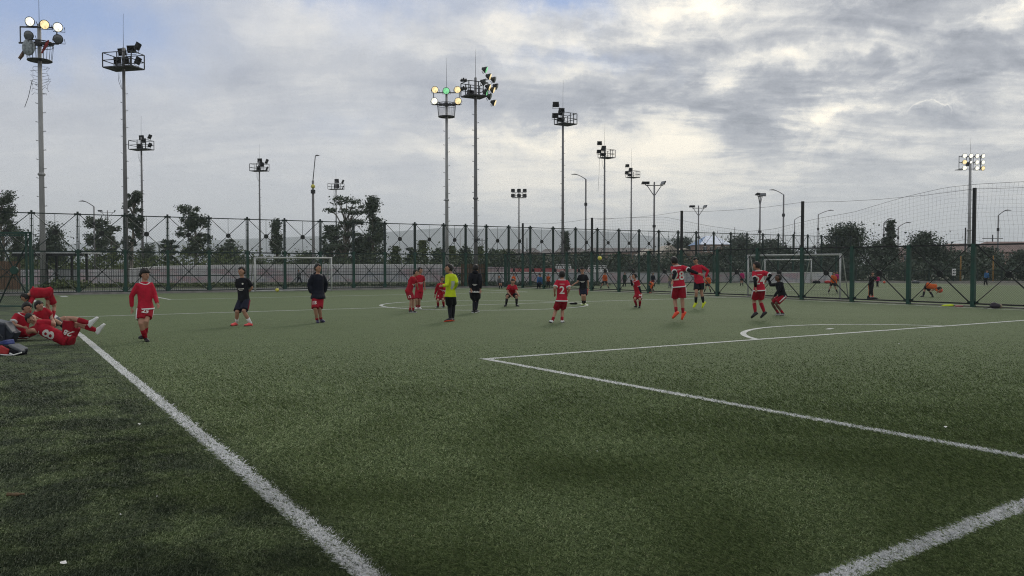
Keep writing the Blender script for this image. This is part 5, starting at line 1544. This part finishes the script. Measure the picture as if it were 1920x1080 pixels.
person('boy in red sitting with his hand to his cheek beside the touchline', 634, 84, 618, (87, 579), (82, 587.5), 1.46, 50, 75, ground=False,
       a=((80, 603, -1), (89, 607, -1)), b=((95, 600, 1), (93, 584, -1)), la=((104, 607, -1), (118, 626, 1), (124, 629)), lb=((108, 604, 1), (122, 622, 1), (127, 626)), trim=False, shorts=C_grey, sock=(C_black, .6), depth=18.3)

# people farther away ---------------------------------------------------------
def far(label, px, top, gy, yaw, shirt, shorts, walk=0., pants=None, sleeve='long', arms=None, bend=0., sit=False, **kw):
    h = gy - top; x = px
    hc = (x + bend * h * .35, top + h * (.07 + abs(bend) * .0)); nk = (x + bend * h * .28, top + h * .16 )
    pel = top + h * .48
    d_ = depth_of(gy); Hh = h * d_ / F * (1.0 + .25 * abs(bend)) * (1.0 if not sit else 1.45)
    w = walk * h * .12
    la = ((x - w, top + h * .73), (x - w * 1.7 - .3, top + h * .94), (x - w * 1.7 - .3 + math.sin(R(yaw)) * h * .06, top + h * .99))
    lb = ((x + w, top + h * .73), (x + w * 1.7 + .3, top + h * .94), (x + w * 1.7 + .3 + math.sin(R(yaw)) * h * .06, top + h * .99))
    if sit:
        pel = top + h * .60; s_ = math.sin(R(yaw)); 
        la = ((x + s_ * h * .22 - h * .06, top + h * .62, -1), (x + s_ * h * .20 - h * .08, top + h * .92), (x + s_ * h * .26 - h * .1, top + h * .98))
        lb = ((x + s_ * h * .22 + h * .06, top + h * .62, -1), (x + s_ * h * .20 + h * .08, top + h * .92), (x + s_ * h * .26 + h * .1, top + h * .98))
    kk = dict(sock=(C_black, .6)); kk.update(kw)
    return person(label, gy, px, pel, hc, nk, Hh, yaw, None, la=la, lb=lb, a=arms and arms[0], b=arms and arms[1], shirt=shirt, shorts=shorts, sleeve=sleeve, trim=False, pants=pants, detail=False, vox=.018, group='distant people', **kk)
far('person in a dark coat walking on the path behind the far goal', 561, 505, 534, 60, C_grey, C_navy, .8, True)
far('person in grey crouched on the planting edge left of the squatting boy', 936, 517, 541, 30, C_grey, C_black, 0, None, sit=True)
far('person in orange bib standing behind the squatting boy', 963, 513, 541, 20, C_orange, C_black, .3)
far('person in blue sitting by the fence left of the orange vest', 1012, 514, 541, -20, C_blue, C_navy, 0, True, sit=True)
far('person in orange vest and black trousers standing left of the number 2 player', 1028, 513, 541, 0, C_orange, C_black, .4, True, sleeve='short')
far('person in dark clothes partly hidden by the number 2 player', 1064, 515, 543, 10, C_navy, C_black, .2, True)
far('player in orange bib and white boots running beyond the low fence', 1134, 509, 543, -30, C_orange, C_black, 1.2, shoe=(S_white, S_white))
far('person in dark green standing by the rink wall right of the running orange player', 1171, 510, 537, 0, C_dkgreen, C_black, .3, True)
far('player in maroon and navy watching behind the crouching boy', 1224, 511, 538, -10, C_navy, C_maroon, .6)
person('player in orange bib bent far over beside the number 28 player', 549.5, 1222, 535, (1216, 533), (1218, 531.5), 1.25, -60, -60, nod=30, ty=-.25, la=((1219, 541), (1218, 548), (1216, 549.5)), lb=((1224, 541), (1229, 546, 1), (1231, 549)), shirt=C_orange, shorts=C_black, sock=(C_dkgreen, .6), trim=False, detail=False, vox=.016, shoe=(S_orange, S_orange), group='distant people')
far('person in beige standing behind the left arm of the number 28 player', 1256, 513, 540, 20, C_beige, C_grey, .3, True)
far('player in orange and navy walking away behind the boy in long red sleeves', 1327, 514, 548, 170, C_orange, C_navy, .8)
far('player in magenta shirt left of the number 24 player', 1391, 507, 536, 160, C_mag, C_black, .3)
far('player in orange bib running behind the post of the white goal', 1562, 509, 550, -40, C_orange, C_black, .9)
far('person in magenta standing just behind the player at the goal post', 1568, 509, 537, 0, C_mag, C_black, .2)
far('coach in black with orange trouser stripes watching the second pitch', 1633.5, 509, 557, 5, C_black, C_black, .25, True, arms=(((1629, 521, -1), (1633, 525, -1)), ((1639, 521, -1), (1634, 525, -1))), stripe=C_orange, shoe=(S_orange, S_white))
far('person in pinkish red standing behind the coach with orange stripes', 1645.5, 515, 538, 0, C_mag, C_black, .2, True)
person('player in orange bending over with straight arms near the orange ball', 557, 1741, 538, (1753, 541.5), (1750, 538.5), 1.42, 70, 70, nod=30, la=((1737, 546), (1732, 555), (1730.5, 556.5)), lb=((1748, 546), (1749.5, 555), (1751, 556.5)),
       a=((1746, 543), (1745, 545)), b=((1751, 545), (1751, 549)), shirt=C_orange, shorts=C_black, sock=(C_black, .7), trim=False, detail=False, vox=.016, group='distant people', scoop=1.5)
far('person in light blue top with a white cap beyond the second pitch', 1848.5, 506, 535, -20, C_blue, C_black, .35, True)

# ------------------------------------------------------------------ balls, bags and small things
def ball(px, depth, z, r, m_, label):
    q = MB(); q.ball((0, 0, 0), r, 24, 16); tag(q.obj('football', m_, None, True, loc=at(px, depth, z)), label, 'ball')
def ballmat(n, c1, c2):
    m_ = mat(n, c1, .4); N = NT(m_.node_tree); v = N.new('ShaderNodeTexVoronoi', feature='DISTANCE_TO_EDGE'); v.inputs['Scale'].default_value = 9
    N.put(v.inputs['Vector'], N.coords('Object')); N.put(m_.node_tree.nodes['Principled BSDF'].inputs['Base Color'], N.mixc(N.step(Ex(N, v.outputs[0]), .02, .08), c2, c1)); return m_
B_y = ballmat('yellow_ball', (.75, .68, .12), (.2, .2, .05)); B_o = ballmat('orange_ball', (.75, .10, .04), (.2, .03, .02))
ball(519.5, 47.3, .115, .11, B_y, 'yellow football lying in the far goal mouth')
ball(1124.5, 42, zof(484, 42), .11, B_y, 'pale yellow football flying high right of the dark kit boy')
ball(1762.5, 41.5, zof(544, 41.5), .14, B_o, 'orange ball bouncing beside the bending orange player')
ball(1658, 69, .11, .11, B_o, 'small orange ball on the far side of the second pitch')
ball(588, 78, zof(350, 78), .2, B_y, 'yellow ball stuck on the bent top street lamp')

C_nyl = mat('navy_nylon', (.018, .024, .040), .6, 0, .3, 6, .5, 18); C_nylg = mat('grey_nylon', (.085, .095, .11), .6, 0, .3, 6, .5, 18); C_bagred = mat('red_nylon', (.42, .03, .03), .6, 0, .2, 6, .4, 18); C_bagblue = mat('blue_nylon', (.03, .05, .20), .6, 0, .3, 6, .4, 18)
def lump(pts, m_, name, par=None, vox=.012, it=3):
    q = MB()
    for c, r in pts: q.ball(c, r, 14, 10)
    o = q.obj(name, m_, par); add_remesh(o, vox, it); return o
def bagbox(lst, m_, name, par=None, it=5):
    q = MB()
    for c, s, tilt in lst: q.box(c, s, M=Matrix.Rotation(tilt, 3, 'Y'))
    o = q.obj(name, m_, par); add_remesh(o, .012, it); return o
root = empty('sports_bag', at(4, 16.4), R(10), 'large grey and navy sports bag standing behind the seated boys at the left edge', 'bag')
bagbox([((-.14, 0, .20), (.50, .40, .38), 0), ((-.26, 0, .36), (.26, .34, .18), -.2), ((.12, .02, .14), (.22, .32, .26), .5)], C_nyl, 'bag_body', root)
bagbox([((-.10, 0, .435), (.36, .36, .05), .28), ((.15, 0, .30), (.26, .32, .045), .95)], C_nylg, 'top_flap', root)
q = MB(); q.tube([(-.3, -.22, .12), (-.12, -.27, .36), (.08, -.22, .12)], .012, 6); q.obj('strap', C_nylg, root)
root = empty('backpack', at(22, 14.2), R(-15), 'red, blue and black backpack lying on the turf in front of the seated boys', 'bag')
bagbox([((-.12, 0, .10), (.34, .28, .16), .1), ((.10, -.03, .06), (.26, .24, .10), .2)], C_black, 'bag_body', root)
bagbox([((-.17, .02, .19), (.20, .18, .09), -.3), ((-.27, 0, .10), (.10, .18, .14), .2)], C_bagblue, 'blue_pocket', root)
bagbox([((-.03, -.13, .085), (.20, .08, .12), .35), ((-.12, -.14, .07), (.10, .07, .10), 0)], C_bagred, 'red_pocket', root)
bagbox([((.13, -.02, .13), (.24, .22, .05), .35), ((.22, -.06, .07), (.12, .10, .06), .2)], C_nylg, 'mesh_flap', root)
q = MB(); q.tube([(.10, -.16, .04), (.22, -.20, .02), (.28, -.10, .05), (.20, -.02, .12)], .012, 6); q.tube([(-.05, -.20, .02), (.08, -.24, .02), (.18, -.2, .015)], .010, 6); q.obj('strap', S_white, root)
root = empty('backpack', UV(15.4, 30.35), 0, 'dark violet bag lying at the foot of the low fence at the right edge', 'bag')
lump([((0, 0, .09), (.20, .13, .10)), ((-.05, 0, .15), (.12, .10, .07))], mat('violet_nylon', (.03, .022, .035), .6, 0, .2, 6), 'bag_body', root)
lump([((.18, -.02, .08), (.06, .07, .08))], C_beige, 'side_pocket', root); q = MB(); q.tube([(-.2, -.05, .05), (-.33, -.05, .015), (-.42, 0, .02)], .015, 6); q.obj('strap', C_black, root)
root = empty('folded_bib', UV(17.1, 30.3), 0, 'neon yellow bib dropped by the fence post at the right', 'clothing')
lump([((0, 0, .03), (.22, .14, .045)), ((.12, 0, .04), (.12, .1, .05))], C_neon, 'cloth_heap', root)
root = empty('folded_bib', UV(16.65, 30.25), 0, 'crumpled pinkish cloth lying next to the neon bib', 'clothing')
lump([((0, 0, .03), (.15, .1, .045)), ((.1, .03, .03), (.09, .07, .04))], cloth('dusty_pink_cloth', (.35, .15, .14)), 'cloth_heap', root)
root = empty('duffel_bag', at(1636, 36.6), R(20), 'flat black bag lying against the low fence below the coach with orange stripes', 'bag')
lump([((0, 0, .06), (.30, .12, .06)), ((-.22, 0, .10), (.05, .07, .10))], C_black, 'bag_body', root)
root = empty('shoe_bag', at(1074.5, 32.3), 0, 'small black bag lying inside the centre circle', 'bag')
lump([((0, 0, .035), (.15, .07, .04)), ((.1, 0, .04), (.08, .06, .045))], C_black, 'bag_body', root)
for i, (px, lab) in enumerate(((1530, 'dark bag on the far turf edge seen through the white goal'), (1552, 'red and black bag on the far turf edge seen through the white goal'), (1716, 'pale heap of kit on the far side of the second pitch'))):
    root = empty('kit_bag', at(px, 69.3), 0, lab, 'bag', 'kit left along the far side')
    lump([((0, 0, .12), (.3, .2, .14)), ((.25, 0, .10), (.15, .15, .12))], [C_black, C_bagred, C_nylg][i], 'bag_body', root, .03)
# paper scraps on the turf
M_paper = mat('paper', (.78, .78, .76), .8)
for i, (px, py, s, lab) in enumerate([(257, 803, .035, 'largest white paper scrap on the dark turf left of the touchline'), (127, 779, .02, 'thin white scrap left of the largest scrap'), (110, 1072, .03, 'white scrap at the bottom left of the turf'),
                                  (1121, 856, .018, 'tiny pale scrap in the middle of the turf'), (1688, 648, .035, 'small white scrap inside the penalty area'), (1777, 809, .03, 'pale scrap near the right end of the box line'),
                                  (290, 944, .012, 'tiny white speck right of the dark turf patch'), (1363, 768, .022, 'small scrap just below the box line'), (220, 978, .012, 'pale speck on the turf below the left scraps')]):
    d_ = depth_of(py); rg = random.Random(i); q = MB(); s *= .62
    v = [Vector((math.cos(t) * s * rg.uniform(.5, 1.1), math.sin(t) * s * rg.uniform(.5, 1.1), .028 + rg.uniform(0, .014))) for t in [6.283 * k / 7 for k in range(7)]]
    q.add(v + [Vector((0, 0, .040))], [(k, (k + 1) % 7, 7) for k in range(7)]); o = q.obj('paper_scrap', M_paper, None, loc=at(px, d_)); tag(o, lab, 'litter', 'scraps on the turf')
q = MB(); q.ball((0, 0, 0), (.028, .018, .012), 8, 6); q.tube([(-.06, 0, .0), (.05, .01, 0)], [.012, .006], 6); tag(q.obj('dry_leaf', mat('brown_leaf', (.13, .09, .05), .9), loc=at(23, depth_of(940), .035)), 'brown dry leaf on the turf at the far left', 'litter')
# ------------------------------------------------------------------ haze
hz = MB(); hz.box((0, 2450, 96.5), (17000, 5400, 197))
ho = hz.obj('haze', None) if False else None
me = hz.mesh('haze', bpy.data.materials.new('haze')); ho = link('haze', me)
hm = me.materials[0]; hm.use_nodes = True; t = hm.node_tree; t.nodes.clear()
vo = t.nodes.new('ShaderNodeVolumePrincipled'); vo.inputs['Color'].default_value = (.80, .86, .93, 1); vo.inputs['Density'].default_value = .00028; vo.inputs['Anisotropy'].default_value = .2
oo = t.nodes.new('ShaderNodeOutputMaterial'); t.links.new(vo.outputs[0], oo.inputs['Volume'])
tag(ho, 'thin pale evening haze over the pitches and the distant hills', 'haze', kind='stuff')
